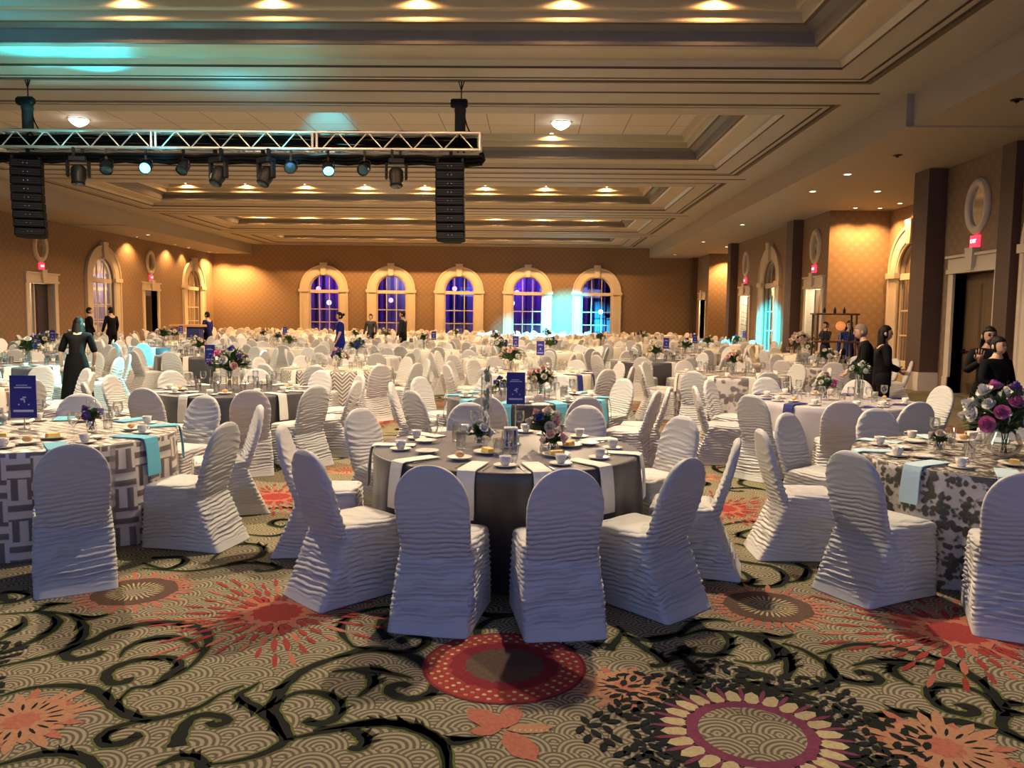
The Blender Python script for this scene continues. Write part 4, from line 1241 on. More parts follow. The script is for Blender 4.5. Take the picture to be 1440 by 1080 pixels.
A_, B_, C_ = (-.17, 5.75), (-3.78, 6.12), (3.32, 5.74)
table(*A_, 'dg', 'central dark grey table', 'round table in plain dark grey floor-length cloth at the centre front', [-104, -76, -49, -15, 28, 66, 105, 141, 183, -135], 'white', seed=1, keep=[(0, 0, .2), (.28, .1, .14), (-.2, .05, .1), (.33, -.22, .08), (-.17, .36, .06), (-.12, -.30, .1), (.35, -.36, .1), (.45, .05, .1), (-.32, -.12, .05)])
table(*B_, 'wv', 'basket-weave table', 'round table in metallic basket-weave cloth at left edge with pale blue napkins', [-53, -14, 28, 66, 112, 150, -92, -135], 'pale blue', seed=2, offs={-53: 1.45, -14: 1.30}, keep=[(-.26, .15, .13), (.34, .05, .09), (-.3, -.2, .11), (-.1, -.35, .1), (.25, -.32, .1)])
table(*C_, 'fl', 'silver floral table', 'round table in silver and black floral cloth at right front under big bouquet', [-147, -115, 177, 136, 96, 58, -80, -40], 'ice blue', seed=3, keep=[(0, 0, .2), (-.12, -.42, .1), (-.38, .05, .07)])
table(-3.68, 9.84, 'dg', 'dark grey table with roses', 'round dark grey clothed table with white napkins, behind and left of the central one', [-64, -38, -8, 30, 65, 100, 140, 175, -145, -105], 'white', seed=4, offs={-64: 1.45})
table(-.04, 9.55, 'dg', 'second central grey table', 'round grey clothed table with pale blue napkins directly behind the central table', [-138, -104, -68, -28, -6, 38, 74, 110, 150, 184], 'pale blue', seed=5)
table(3.59, 9.57, 'sv', 'plain silver table', 'round table in plain silver satin with navy napkins, right of centre', [-140, -108, -82, -37, 18, 60, 104, 140, 182], 'navy', seed=6)
table(-7.3, 9.9, 'wv', 'left-edge middle table', 'round patterned table cut by the left edge, one row behind basket-weave table', None, 'white', seed=7)
table(-8.84, 14.0, 'dg', 'far-left dark grey table', 'round dark grey clothed table near left edge in third row', [-80, -35, -5, 40, 80, 120, 160, 200, -120], 'white', seed=8)
table(-3.42, 14.1, 'cv', 'silver chevron table', 'round table in silver chevron cloth with navy bows, left of centre in third row', None, 'white', seed=9)
table(.1, 13.7, 'iv', 'third-row ivory table', 'round ivory clothed table in the centre of third row with blue sign', None, 'navy', seed=10)
table(3.45, 13.9, 'dm', 'grey damask table', 'round table in grey damask cloth behind the plain silver one', [-122, -85, -45, -10, 30, 70, 110, 150, 190], 'white', seed=11, offs={-122: 1.6})
row4 = [(-14.5, 18.2), (-11.0, 17.9), (-7.4, 17.8), (-3.95, 18.2), (-.6, 17.8), (2.75, 18.1), (6.2, 17.1)]
for i, (x, y) in enumerate(row4):
    cl = ['iv', 'dg', 'dg', 'sv', 'iv', 'dg', 'dm'][i]
    table(x, y, cl, '%s fourth-row table' % ORD[i + 1], 'round %s clothed table in fourth row, %s from the left' % (CLN[cl][1], ORD[i + 1]), None, 'white', seed=20 + i)
rows = [22.2, 26.3, 30.4, 34.4, 38.4, 42.3, 46.0]
for r, y in enumerate(rows):
    rnd = random.Random(100 + r)
    xs = [-17.2 + (1.75 if r % 2 else 0) + 3.55 * k for k in range(8)]
    xs = [x for x in xs if x < 8.0]
    for i, x in enumerate(xs):
        cl = rnd.choice(['iv', 'iv', 'sv', 'dg', 'iv', 'cv', 'dm'])
        d = 'table %s from left in %s row' % (ORD[i + 1], ORD[r + 5])
        table(x + rnd.uniform(-.15, .15), y + rnd.uniform(-.2, .2), cl, d, 'round %s clothed table, %s from left in %s row from the front' % (CLN[cl][1], ORD[i + 1], ORD[r + 5]), None, 'white', detail=1 if r < 4 else 0, seed=200 + r * 10 + i)

# ---- centrepieces
def on(t, dx=0, dy=0): return (t[0] + dx, t[1] + dy, HT + .001)
sign_card(on(A_, .06, .12), .03, 'blue menu sign with white print on stand on the central dark grey table', .135, .235, .30)
M_STRIPE = mat('striped_block_navy', (.03, .03, .20), .4)
r = thing('candle_lantern', 'small white and navy striped lantern block below blue sign, central table', 'lantern', on(A_, .03, -.0), .05)
b = MB(); b.bevbox(-.05, -.05, .0, .05, .05, .012, .003); b.bevbox(-.05, -.05, .13, .05, .05, .145, .004); b.build('cap', M_WHITE, r, smooth=False)
b = MB(); b.box(-.036, -.036, .012, .036, .036, .13); b.build('core', M_STRIPE, r, smooth=False)
for xx in (-.043, -.015, .015, .043):
    b = MB(); b.box(xx - .006, -.047, .012, xx + .006, -.037, .13); b.box(xx - .006, .037, .012, xx + .006, .047, .13); b.build('slat', M_WHITE, r, smooth=False)
bouquet(on(A_, .28, .10), 'cream and blush flowers in small glass right of blue sign, central table', 31, .13, 11, ['cream', 'blush', 'cream', 'blue'], 'bud', .10, fs=1.05)
bouquet(on(A_, -.20, .05), 'white blossom with dark leaves left of the striped lantern, central table', 32, .08, 4, ['white'], 'bud', .07, fs=1.0)
bouquet(on(A_, .33, -.22), 'cream bud flowers low at right on central table', 33, .07, 5, ['cream', 'blush'], 'bud', .07)
# tall glass cylinder with greenery
r = thing('tall_glass_vase', 'tall slim glass cylinder filled with pale greenery on the central table', 'vase', on(A_, -.17, .36))
b = MB(); b.lathe([(.001, .001), (.042, .001), (.042, .50), (.040, .50), (.040, .008), (.001, .008)], 20); b.build('cylinder', M_GLASS, r)
b = MB(); rnd = random.Random(3)
for i in range(60):
    a = rnd.uniform(0, 6.28); z = rnd.uniform(.03, .54); rr = rnd.uniform(.01, .03)
    p = Vector((rr * math.cos(a), rr * math.sin(a), z)); q = p + Vector((rnd.uniform(-.015, .015), rnd.uniform(-.015, .015), .05)); s_ = Vector((.012 * math.sin(a), -.012 * math.cos(a), .02))
    b.add([p, p + s_, q, p - s_ + Vector((0, 0, .04))], [(0, 1, 2, 3)])
b.build('greenery', mat('pale_greenery', (.30, .38, .28), .6, var=.3), r, smooth=False)
for (dx, dy, w) in ((-.12, -.30, 'left'), (.35, -.36, 'right'), (.45, .05, 'far')):
    K_DESS.place(on(A_, dx, dy), dx * 9, 'plate with yellow dessert, %s one on central dark grey table' % w, None)
for i, (dx, dy) in enumerate(((-.32, -.12), (.06, -.30))):
    K_TUMB.place(on(A_, dx, dy), 0, 'small clear glass by the flowers on central dark grey table', 'small glasses by the centre flowers')
# basket-weave table
sign_card(on(B_, -.26, .15), .12, 'blue menu sign with white print at left on the basket-weave table', .20, .34, .09)
bouquet(on(B_, .34, .05), 'small dark posy in silver glass beside the sign on basket-weave table', 41, .08, 4, ['lilac', 'purple'], 'bud', .09)
bouquet(on(B_, -.30, -.2), 'low cluster of lilac flowers at the left edge on basket-weave table', 42, .1, 6, ['lilac', 'white', 'cream'], 'bud', .08)
K_DESS.place(on(B_, -.1, -.35), 2, 'plate with yellow dessert, left one on basket-weave table', None)
K_DESS.place(on(B_, .25, -.32), 1, 'plate with yellow dessert, right one on basket-weave table', None)
# floral table bouquet
bouquet(on(C_, .03, -.03), 'large pink, purple and white bouquet with dark leaves in glass bowl, right front table', 51, .27, 24, ['white', 'pink', 'purple', 'white', 'lilac', 'pink', 'white', 'purple'], 'bowl', .17, fs=1.45)
K_DESS.place(on(C_, -.12, -.42), 1, 'plate with yellow dessert on silver floral table', None)
bouquet(on(C_, -.38, .05), 'gold candle glass posy left of bouquet on silver floral table', 52, .06, 3, ['cream'], 'bud', .08)
# second row
bouquet((-3.72, 9.80, HT), 'round white, pink and navy bouquet with dark leaves on second-row grey table', 61, .24, 16, ['white', 'blush', 'blue', 'purple', 'white', 'pink'], 'tall', .24, fs=1.35)
sign_card((-4.02, 9.95, HT), .1, 'small blue sign left of round bouquet on second-row grey table', .12, .22, .33)
bouquet((.12, 9.65, HT), 'cream rose arrangement on the second central grey table', 62, .17, 14, ['cream', 'blush', 'cream'], 'tall', .14, fs=1.2)
bouquet((-.35, 9.4, HT), 'cream posy with blue ribbon at left on second central grey table', 63, .1, 6, ['cream', 'blue'], 'bud', .1)
bouquet((3.5, 9.6, HT), 'white and pink flower cluster on the plain silver table', 64, .13, 9, ['white', 'pink', 'cream'], 'tall', .14)
bouquet((3.95, 9.75, HT), 'white orchid spray on navy ribbon at right of plain silver table', 65, .13, 8, ['white', 'white', 'blue'], 'tall', .30)
sign_card((.15, 13.6, HT), 0, 'small blue sign on the third-row ivory table', .13, .24, .30)
bouquet((-.35, 13.7, HT), 'cream flowers left of sign on third-row ivory table', 66, .2, 12, ['cream', 'blush', 'white'], 'tall', .2, fs=1.2)
for i, (x, y, desc, cl) in enumerate(TAB[7:]):
    if y < 13.8 and x > -1 and x < 1: continue
    rnd = random.Random(900 + i)
    if y < 31:
        c = rnd.choice([['cream', 'blush', 'cream'], ['white', 'blush', 'purple'], ['cream', 'white', 'blue']])
        bouquet((x + rnd.uniform(-.1, .1), y, HT), ('flower centrepiece on ' + desc) if 'table' in desc else desc, 700 + i, rnd.uniform(.14, .22), 9 if y < 20 else 6, c, 'tall', rnd.uniform(.12, .3), fs=1.5)
        if rnd.random() < .35: sign_card((x + .25, y - .1, HT), rnd.uniform(-.3, .3), 'small blue sign on ' + desc, .13, .24, .28)
for k in KINDS.values(): k.flush()
# ================================================================ STAGE RIG
TY = 15.0
truss = thing('lighting_truss', 'long silver box truss hanging from the ceiling with black cable loom', 'truss', (-1.0, TY, 4.74))
for (yy, zz) in ((0, 0), (0, .30), (.30, 0), (.30, .30)):
    b = MB(); b.tube([(0, yy, zz), (-11.0, yy, zz)], .026, 10); b.build('chord', M_ALU, truss)
for bay in range(4):
    b = MB()
    x0 = -3.0 * bay
    for k in range(5):
        xa, xm, xb = x0 - .1 - .56 * k, x0 - .1 - .56 * k - .28, x0 - .1 - .56 * (k + 1)
        if xb < -11: break
        for yy in (0, .30):
            b.tube([(xa, yy, 0), (xm, yy, .30)], .012, 6); b.tube([(xm, yy, .30), (xb, yy, 0)], .012, 6)
        for zz in (0, .30):
            b.tube([(xa, 0, zz), (xm, .30, zz)], .011, 6); b.tube([(xm, .30, zz), (xb, 0, zz)], .011, 6)
    b.build('lattice', M_ALU, truss)
for x in (0, -3.0, -3.08, -6.0, -6.08, -9.0, -9.08):
    b = MB(); 
    for (p, q) in (((x, 0, 0), (x, 0, .30)), ((x, .30, 0), (x, .30, .30)), ((x, 0, 0), (x, .30, 0)), ((x, 0, .30), (x, .30, .30))):
        b.tube([p, q], .024, 8)
    b.build('end_frame', M_ALU, truss)
b = MB(); rnd = random.Random(4)
for k in range(7):
    b.tube([(.04 - .28 * i, .02 + .04 * k + rnd.uniform(-.015, .015), -.12 - .045 * (k % 3) - rnd.uniform(0, .035) * (i % 2)) for i in range(40)], .03, 6)
b.tube([(.02, .1, -.03), (.06, .12, -.16), (.0, .14, -.22)], .05, 8)
b.build('cable_loom', M_BLACK, truss)
b = MB()
for k in range(2):
    b.tube([(-.05 - .28 * i, .1 + .1 * k, .335 + .012 * math.sin(i * 1.7 + k)) for i in range(39)], .014, 6)
b.build('cable', M_BLACK, truss)
b = MB()
for k in range(5): b.tube([(-.06 - .28 * i, .20 + .018 * (k % 2) + .008 * math.sin(i + k), .055 + .045 * k + .006 * math.sin(i * 1.3 + k)) for i in range(39)], .026, 6)
b.build('cable_bundle', M_BLACK, truss)

M_CYAN = emis('cyan_lens', (.12, .80, 1.0), 5)
M_DARKL = mat('dark_lens', (.02, .05, .06), .1, var=.1)
def moving_head(x, label, tilt, pan):
    r = thing('moving_head_light', label, 'stage light', (x, TY + .02, 4.66), pan)
    b = MB(); b.bevbox(-.15, -.11, -.19, .15, .11, -.09, .015); b.box(-.10, -.03, -.09, -.05, .03, .075); b.box(.05, -.03, -.09, .10, .03, .075); b.build('hanging_bracket', M_BLACKM, r)
    for sx in (-1, 1):
        b = MB(); x0, x1 = sorted((sx * .155, sx * .205)); b.bevbox(x0, -.06, -.47, x1, .06, -.17, .02)
        b.build('yoke_arm', M_BLACKM, r)
    Mx = Matrix.Translation((0, 0, -.42)) @ Matrix.Rotation(tilt, 4, 'X')
    b = MB(); b.lathe([(.001, -.16), (.10, -.16), (.13, -.12), (.135, .02), (.115, .12), (.12, .17), (.10, .19), (.001, .185)], 24, M=Mx); h = b.build('head', M_BLACKM, r)
    b = MB(); b.lathe([(.001, .20), (.09, .195)], 20, M=Mx); b.build('lens', M_DARKL, h)
def par(x, label, tilt, pan, lit=False):
    r = thing('par_light', label, 'stage light', (x, TY + .02, 4.66), pan)
    b = MB(); b.box(-.02, -.02, -.14, .02, .02, .075); b.tube([(-.11, 0, -.28), (-.11, 0, -.15), (-.05, 0, -.12), (.05, 0, -.12), (.11, 0, -.15), (.11, 0, -.28)], .011, 6); b.build('hanging_yoke', M_BLACKM, r)
    Mx = Matrix.Translation((0, 0, -.27)) @ Matrix.Rotation(tilt, 4, 'X')
    b = MB(); b.lathe([(.001, -.13), (.07, -.13), (.095, -.09), (.105, .04), (.11, .11), (.098, .11), (.095, .09)], 22, M=Mx); b.build('can', M_BLACKM, r)
    b = MB(); b.lathe([(.001, .095), (.094, .09)], 20, M=Mx); b.build('lens', M_CYAN if lit else M_DARKL, r)
    return r
def tx(px): return (px - 742.0) * TY / FPX
moving_head(tx(104), 'black moving head lamp nearest the left speaker column', 2.9, .3)
moving_head(tx(302), 'black moving head lamp tilted down, left of the two in mid truss', 2.6, -.4)
moving_head(tx(369), 'black moving head lamp tilted down, right of the two in mid truss', 2.6, -.5)
moving_head(tx(551), 'black moving head lamp nearest the right speaker column', 2.8, .2)
par(tx(144), 'unlit black par lamp left of the glowing cyan one', 2.4, .4)
par(tx(200), 'glowing cyan par lamp under the left half of truss', 1.95, .2, True)
par(tx(253), 'unlit black par lamp right of the left cyan one', 2.4, -.2)
par(tx(404), 'small unlit par lamp seen end-on under mid truss', 1.7, .1)
par(tx(456), 'glowing cyan par lamp under the right half of truss', 2.25, .35, True)
par(tx(507), 'small unlit par lamp right of the right cyan one', 2.0, -.2)

def line_array(x, y, label, rz):
    r = thing('line_array_speaker', label, 'loudspeaker', (x, y, 4.52), rz)
    b = MB(); b.box(-.25, -.12, 0, -.21, .3, .06); b.box(.21, -.12, 0, .25, .3, .06); b.box(-.25, .05, .02, .25, .11, .06); b.box(-.03, .02, .04, .03, .08, .24); b.build('rigging_frame', M_BLACKM, r)
    for i in range(9):
        a = .0 + .035 * max(0, i - 3)
        zc = -.08 - .158 * i; yo = -.0 + .012 * max(0, i - 3) ** 1.5
        Mx = Matrix.Translation((0, yo, zc)) @ Matrix.Rotation(-a, 4, 'X')
        b = MB()
        b.loft([[Mx @ Vector(p) for p in ((-.265, -.14, -.07), (.265, -.14, -.07), (.265, -.14, .07), (-.265, -.14, .07))],
                [Mx @ Vector(p) for p in ((-.265, .05, -.07), (.265, .05, -.07), (.265, .05, .07), (-.265, .05, .07))],
                [Mx @ Vector(p) for p in ((-.15, .24, -.05), (.15, .24, -.05), (.15, .24, .05), (-.15, .24, .05))]], True, True)
        c = b.build('speaker_box', M_BLACK, r, smooth=False)
        g = MB()
        for k in range(3): g.box(-.24, -.152, -.05 + .038 * k, .24, -.14, -.026 + .038 * k, Mx)
        g.build('grille', M_BLACKM, c, smooth=False)
        d = MB()
        for xx in (-.035, .035): d.box(xx - .006, -.157, -.008, xx + .006, -.15, .008, Mx)
        d.build('bolt', M_STEEL, c, smooth=False)
line_array(tx(626), TY + .1, 'right hanging column of stacked black loudspeakers under truss end', -.02)
line_array(tx(28), TY + .1, 'left hanging column of stacked black loudspeakers under truss', .30)
def hoist(x, y, label):
    r = thing('chain_hoist', label, 'hoist', (x, y, 5.1))
    b = MB(); b.loft([[(.10 * math.cos(a) - .02, .09 * math.sin(a), z) for a in [2 * PI * k / 12 for k in range(12)]] for z in (-.05, .38)], True, True); b.ball((-.02, 0, .38), .11, 12, 8); b.build('chain_bag', mat('black_canvas', (.02, .02, .025), .8, var=.3), r)
    b = MB(); b.lathe([(.001, -.16), (.07, -.16), (.085, -.13), (.085, .12), (.06, .15), (.001, .15)], 16, M=Matrix.Translation((-.03, -.02, .50)) @ Matrix.Rotation(PI / 2, 4, 'Y')); b.build('motor', M_BLACKM, r)
    b = MB(); top = ZC - 5.1 - .0
    for i in range(8):
        z = .60 + (top - .60) * i / 8.0
        b.lathe([(.010, 0), (.014, .012), (.010, .03)], 6, c=(0, 0, z))
    b.tube([(0, 0, .55), (0, 0, top)], .008, 6); b.tube([(0, 0, top - .16), (-.05, 0, top)], .010, 5); b.tube([(0, 0, top - .16), (.05, 0, top)], .010, 5); b.tube([(.0, 0, top - .16), (0, .06, top)], .010, 5)
    b.build('chain', M_BLACKM, r)
    b = MB(); b.tube([(.05, 0, .32), (.10, .02, .12), (.17, .04, -.03)], .012, 6); b.build('cable', M_BLACK, r)
    b = MB(); b.tube([(0, 0, -.05), (-.12, 0, -.20), (-.05, 0, -.38)], .018, 6); b.tube([(0, 0, -.05), (.10, .1, -.20), (.05, .0, -.38)], .018, 6); b.build('sling', M_BLACK, r)
hoist(tx(640), TY + .15, 'black chain hoist with bag above the right speaker column')
hoist(tx(30), TY + .15, 'black chain hoist with bag above the left speaker column')

# ================================================================ PEOPLE
M_EYE = mat('eye_dark', (.02, .015, .012), .2)
def skin_obj(V, E, name, m, lev=2, squash=.82):
    """continuous surface grown over a posed skeleton"""
    names = list(V)
    me = bpy.data.meshes.new(name)
    me.from_pydata([V[k][0] for k in names], [(names.index(a), names.index(b)) for a, b in E], [])
    o = bpy.data.objects.new('tmp', me); COL.objects.link(o)
    o.modifiers.new('s', 'SKIN')
    sv = me.skin_vertices[0].data
    for i, k in enumerate(names):
        r = V[k][1]; sv[i].radius = (r, r) if not isinstance(r, tuple) else r
        sv[i].use_root = (i == 0)
    sub = o.modifiers.new('u', 'SUBSURF'); sub.levels = lev; sub.render_levels = lev
    dg = bpy.context.evaluated_depsgraph_get(); dg.update()
    res = bpy.data.meshes.new_from_object(o.evaluated_get(dg))
    bpy.data.objects.remove(o)
    b = MB(); b.v = [tuple(v.co) for v in res.vertices]; b.f = [tuple(p.vertices) for p in res.polygons]; b.m = [0] * len(b.f)
    return b

def person(label, loc, rz, h, arms=None, lean=0.0, lowr='trousers', top=(.01, .01, .012), bottom=(.01, .01, .012), hair='short', haircol=(.005, .004, .004),
           tone=(.50, .29, .19), turn=0.0, nod=0.0, short_sleeve=False, hand_open=False, glasses=False):
    r = thing('person', label, 'person', loc, rz)
    r.scale = (h / 1.70,) * 3
    a = dict(L=((.235, .02, 1.13), (.25, .12, .90)), R=((-.235, .02, 1.13), (-.25, .12, .90)))
    if arms: a.update(arms)
    RL = Matrix.Translation((0, 0, .95)) @ Matrix.Rotation(-lean, 4, 'X') @ Matrix.Translation((0, 0, -.95))
    U = lambda p: tuple(RL @ Vector(p))
    def skel(g, legs=True, wr=True, hands=False):
        V = {'pelvis': ((0, 0, .95), (.125 if g else .098) + g), 'waist': (U((0, 0, 1.09)), (.112 if g else .085) + g), 'chest': (U((0, .0, 1.27)), .128 + g), 'collar': (U((0, -.005, 1.385)), .085 + g), 'neck': (U((0, 0, 1.45)), .050 + g * .6)}
        E = [('pelvis', 'waist'), ('waist', 'chest'), ('chest', 'collar'), ('collar', 'neck')]
        if not g: V['skull'] = (U((0, .012, 1.53)), .052); E.append(('neck', 'skull'))
        for s, sx in (('L', 1), ('R', -1)):
            V['sh' + s] = (U((.165 * sx, 0, 1.375)), .056 + g); E.append(('collar', 'sh' + s))
            e, w = a[s]
            V['el' + s] = (U(e), .040 + g); E.append(('sh' + s, 'el' + s))
            if wr:
                V['wr' + s] = (U(w), .027 + g); E.append(('el' + s, 'wr' + s))
            if legs:
                V['hip' + s] = ((.092 * sx, 0, .86), .092 + g); V['kn' + s] = ((.10 * sx, .015, .49), .060 + g)
                V['an' + s] = ((.10 * sx, -.02, .10), .040 + g)
                E += [('pelvis', 'hip' + s), ('hip' + s, 'kn' + s), ('kn' + s, 'an' + s)]
                if not g: V['to' + s] = ((.115 * sx, .12, .035), .034); E.append(('an' + s, 'to' + s))
        return V, E
    V, E = skel(0)
    b = skin_obj(V, E, 'body', None)
    # head, tilted and turned on the neck
    Mh = RL @ Matrix.Translation((0, .005, 1.50)) @ Matrix.Rotation(turn, 4, 'Z') @ Matrix.Rotation(-nod, 4, 'X')
    n, m_ = 20, 16; rings = []
    for i in range(m_ + 1):
        t = PI * i / m_; rr = max(math.sin(t), .03); z = -math.cos(t)
        q = []
        for j in range(n):
            an = 2 * PI * j / n; x = .074 * rr * math.cos(an); y = .092 * rr * math.sin(an)
            if z < -.1: x *= 1 + .30 * (z + .1); y *= 1 + .12 * (z + .1)
            if y > 0 and -.9 < z < .35: y *= 1.02
            q.append(Mh @ Vector((x, y + .015 + (.012 if z < -.3 and y > 0 else 0), .095 + .115 * z)))
        rings.append(q)
    b.loft(rings, True, True)
    b.loft([[Mh @ Vector(p) for p in ((-.010, .098, .115), (.010, .098, .115), (.0, .112, .115))], [Mh @ Vector(p) for p in ((-.017, .102, .070), (.017, .102, .070), (0, .130, .074))]], True, True)
    for sx in (-1, 1):
        b.ball((0, 0, 0), 1, 8, 6, M=Mh @ Matrix.Translation((.078 * sx, .0, .085)) @ Matrix.Diagonal((.012, .022, .032, 1)))
    b.mi = 1
    for sx in (-1, 1):
        b.ball((0, 0, 0), 1, 8, 5, M=Mh @ Matrix.Translation((.030 * sx, .104, .105)) @ Matrix.Diagonal((.016, .007, .009, 1)))
        b.ball((0, 0, 0), 1, 8, 4, M=Mh @ Matrix.Translation((.031 * sx, .103, .127)) @ Matrix.Diagonal((.022, .007, .005, 1)))
    b.mi = 2
    b.ball((0, 0, 0), 1, 10, 5, M=Mh @ Matrix.Translation((0, .106, .042)) @ Matrix.Diagonal((.024, .008, .008, 1)))
    b.mi = 0
    # hands: palm, four unequal bent fingers and a thumb from its side
    for s, sx in (('L', 1), ('R', -1)):
        e, w = Vector(U(a[s][0])), Vector(U(a[s][1]))
        d = (w - e).normalized()
        if hand_open and s == hand_open: d = Vector((0, .1, 1)).normalized()
        side = d.cross(Vector((0, 1, 0.2)))
        side = side.normalized() if side.length > .1 else Vector((1, 0, 0))
        nrm = side.cross(d).normalized()
        P = w + d * .055
        b.loft([[w + side * (.022 * cx) + nrm * (.014 * cy) for cx, cy in ((-1, -1), (1, -1), (1, 1), (-1, 1))], [P + side * (.038 * cx) + nrm * (.013 * cy) for cx, cy in ((-1, -1), (1, -1), (1, 1), (-1, 1))],
                [w + d * .095 + side * (.036 * cx) + nrm * (.010 * cy) for cx, cy in ((-1, -1), (1, -1), (1, 1), (-1, 1))]], True, True)
        curl = .1 if hand_open == s else .55
        for k, (o_, l) in enumerate(((-.030, .068), (-.010, .078), (.010, .072), (.030, .056))):
            q0 = w + d * .090 + side * (o_ * (1.25 if hand_open == s else 1)); 
            sp = side * (o_ * (.55 if hand_open == s else .1))
            q1 = q0 + (d + sp * 8).normalized() * l * .5 + nrm * l * .25 * curl; q2 = q1 + (d * (1 - curl * .6) + sp * 6 + nrm * curl).normalized() * l * .5
            b.tube([q0, q1, q2], [.0085, .008, .006], 6)
        t0 = w + d * .030 - side * .030 * sx; t1 = t0 + d * .03 - side * .028 * sx + nrm * .01; t2 = t1 + d * .032 - side * .004 * sx + nrm * .012
        b.tube([t0, t1, t2], [.012, .010, .007], 6)
    tn = 'skin_%d' % int(tone[0] * 100)
    b.build('body', [mat(tn, tone, .5, var=.06), M_EYE, mat('lip', (tone[0] * .8, tone[1] * .45, tone[2] * .5), .4)], r, ang=None)
    # clothing
    V, E = skel(.014, legs=(lowr == 'trousers'), wr=not short_sleeve)
    for k in ('neck',): V[k] = (tuple(Vector(V['collar'][0]).lerp(Vector(V[k][0]), .95)), .060)
    if lowr == 'trousers':
        Vt = {k: v for k, v in V.items() if k not in ('hipL', 'hipR', 'knL', 'knR', 'anL', 'anR')}
        Et = [e for e in E if e[0] in Vt and e[1] in Vt]
        Vt['hem'] = ((0, 0, .80), .152); Et.append(('pelvis', 'hem'))
        skin_obj(Vt, Et, 'jacket', None).build('jacket', mat('cloth_%02d_%02d' % (top[0] * 99, top[2] * 99), top, .75, var=.15, spec=.12), r, ang=None)
        Vl = {k: V[k] for k in ('pelvis', 'waist', 'hipL', 'hipR', 'knL', 'knR', 'anL', 'anR')}
        El = [e for e in E if e[0] in Vl and e[1] in Vl]
        skin_obj(Vl, El, 'trousers', None).build('trousers', mat('cloth_%02d_%02d' % (bottom[0] * 99, bottom[2] * 99), bottom, .75, var=.15, spec=.12), r, ang=None)
        for sx in (-1, 1):
            s_ = MB(); s_.ball((0, 0, 0), 1, 12, 8, M=Matrix.Translation((.108 * sx, .045, .04)) @ Matrix.Diagonal((.048, .135, .045, 1))); s_.build('shoe', M_BLACK, r)
    else:
        Vt = dict(V); Et = list(E)
        skin_obj(Vt, Et, 'dress', None).build('bodice', mat('cloth_%02d_%02d' % (top[0] * 99, top[2] * 99), top, .75, var=.15, spec=.12), r, ang=None)
        s_ = MB(); n = 36
        s_.loft([[(rx * math.cos(2 * PI * j / n) * (1 + w * math.cos(9 * 2 * PI * j / n)), ry * math.sin(2 * PI * j / n) * (1 + w * math.cos(9 * 2 * PI * j / n)), z) for j in range(n)] for rx, ry, z, w in ((.135, .11, 1.06, 0), (.165, .135, .95, 0), (.185, .15, .85, .01), (.20, .165, .68, .03), (.225, .19, .45, .05), (.24, .21, .25, .06))])
        s_.build('skirt', mat('cloth_%02d_%02d' % (bottom[0] * 99, bottom[2] * 99), bottom, .75, var=.15, spec=.12), r, ang=None)
    # hair
    hm = mat('hair_%02d' % int(haircol[0] * 999), haircol, .6, var=.3, scale=60, spec=.2)
    g = MB(); n, m_ = 22, 14; rings = []
    for i in range(m_ + 1):
        t = PI * i / m_; z = math.cos(t); q = []
        for j in range(n):
            an = 2 * PI * j / n; x = .084 * max(.03, math.sin(t)) * math.cos(an); y = .102 * max(.03, math.sin(t)) * math.sin(an)
            zz = .105 + .118 * z
            if y > .02 and z < .42: y = .02 + (y - .02) * .25; x *= .99       # hairline: face stays free
            q.append(Mh @ Vector((x * (1 + .02 * math.sin(5 * an)), y + .010, max(zz, .02))))
        rings.append(q)
    g.loft(rings, True, True)
    if hair == 'long':
        g.loft([[Mh @ Vector((x * (1 + .05 * math.sin(7 * x * 20)), y, z)) for x, y in ((-w, .0), (-w * .8, -d * .7), (0, -d), (w * .8, -d * .7), (w, .0), (w * .6, -.02), (0, -.04), (-w * .6, -.02))] for w, d, z in ((.080, .088, .13), (.090, .095, .05), (.100, .095, -.05), (.105, .10, -.15), (.095, .10, -.26), (.05, .09, -.33))], True, True)
    if hair == 'bun': g.ball((0, 0, 0), 1, 12, 8, M=Mh @ Matrix.Translation((0, -.105, .14)) @ Matrix.Scale(.042, 4))
    g.build('hair', hm, r, ang=None)
    if glasses:
        q = MB()
        for sx in (-1, 1): q.tube([Mh @ Vector((.031 * sx + .018 * math.cos(k * PI / 5), .112, .104 + .012 * math.sin(k * PI / 5))) for k in range(11)], .0012, 5)
        q.tube([Mh @ Vector((-.01, .114, .106)), Mh @ Vector((.01, .114, .106))], .0025, 5); q.build('glasses', M_BLACK, r)
    return r
BLK = (.004, .004, .005)
person('woman in black, hair tied back, facing right, in front of another by dark doors', (5.31, 9.3, 0), -2.9, 1.53, turn=.1, hair='bun', top=BLK, bottom=BLK, tone=(.55, .33, .22),
       arms=dict(L=((.22, .02, 1.14), (.06, .20, 1.08)), R=((-.22, .03, 1.14), (-.04, .22, 1.05))))
person('woman in black and glasses raising an open hand, behind another by the dark doors', (5.60, 10.0, 0), 2.85, 1.64, turn=.1, hair='long', top=BLK, bottom=BLK, glasses=True, tone=(.36, .20, .13), hand_open='L',
       arms=dict(R=((-.24, .0, 1.13), (-.22, .10, .92)), L=((.25, .08, 1.14), (.15, .28, 1.27))))
person('woman in black with long dark hair facing right, hands joined, beyond plain silver table', (5.02, 11.6, 0), -1.75, 1.63, hair='long', top=BLK, bottom=BLK, tone=(.50, .30, .2),
       arms=dict(L=((.24, .03, 1.13), (.04, .22, 1.06)), R=((-.24, .03, 1.13), (-.02, .24, 1.04))))
person('stooping man in black with short grey hair left of the long-haired woman', (5.22, 12.5, 0), 1.3, 1.66, lean=.22, hair='short', haircol=(.20, .17, .14), top=BLK, bottom=BLK,
       arms=dict(L=((.24, .08, 1.15), (.12, .30, 1.02)), R=((-.24, .08, 1.15), (-.12, .32, 1.02))))
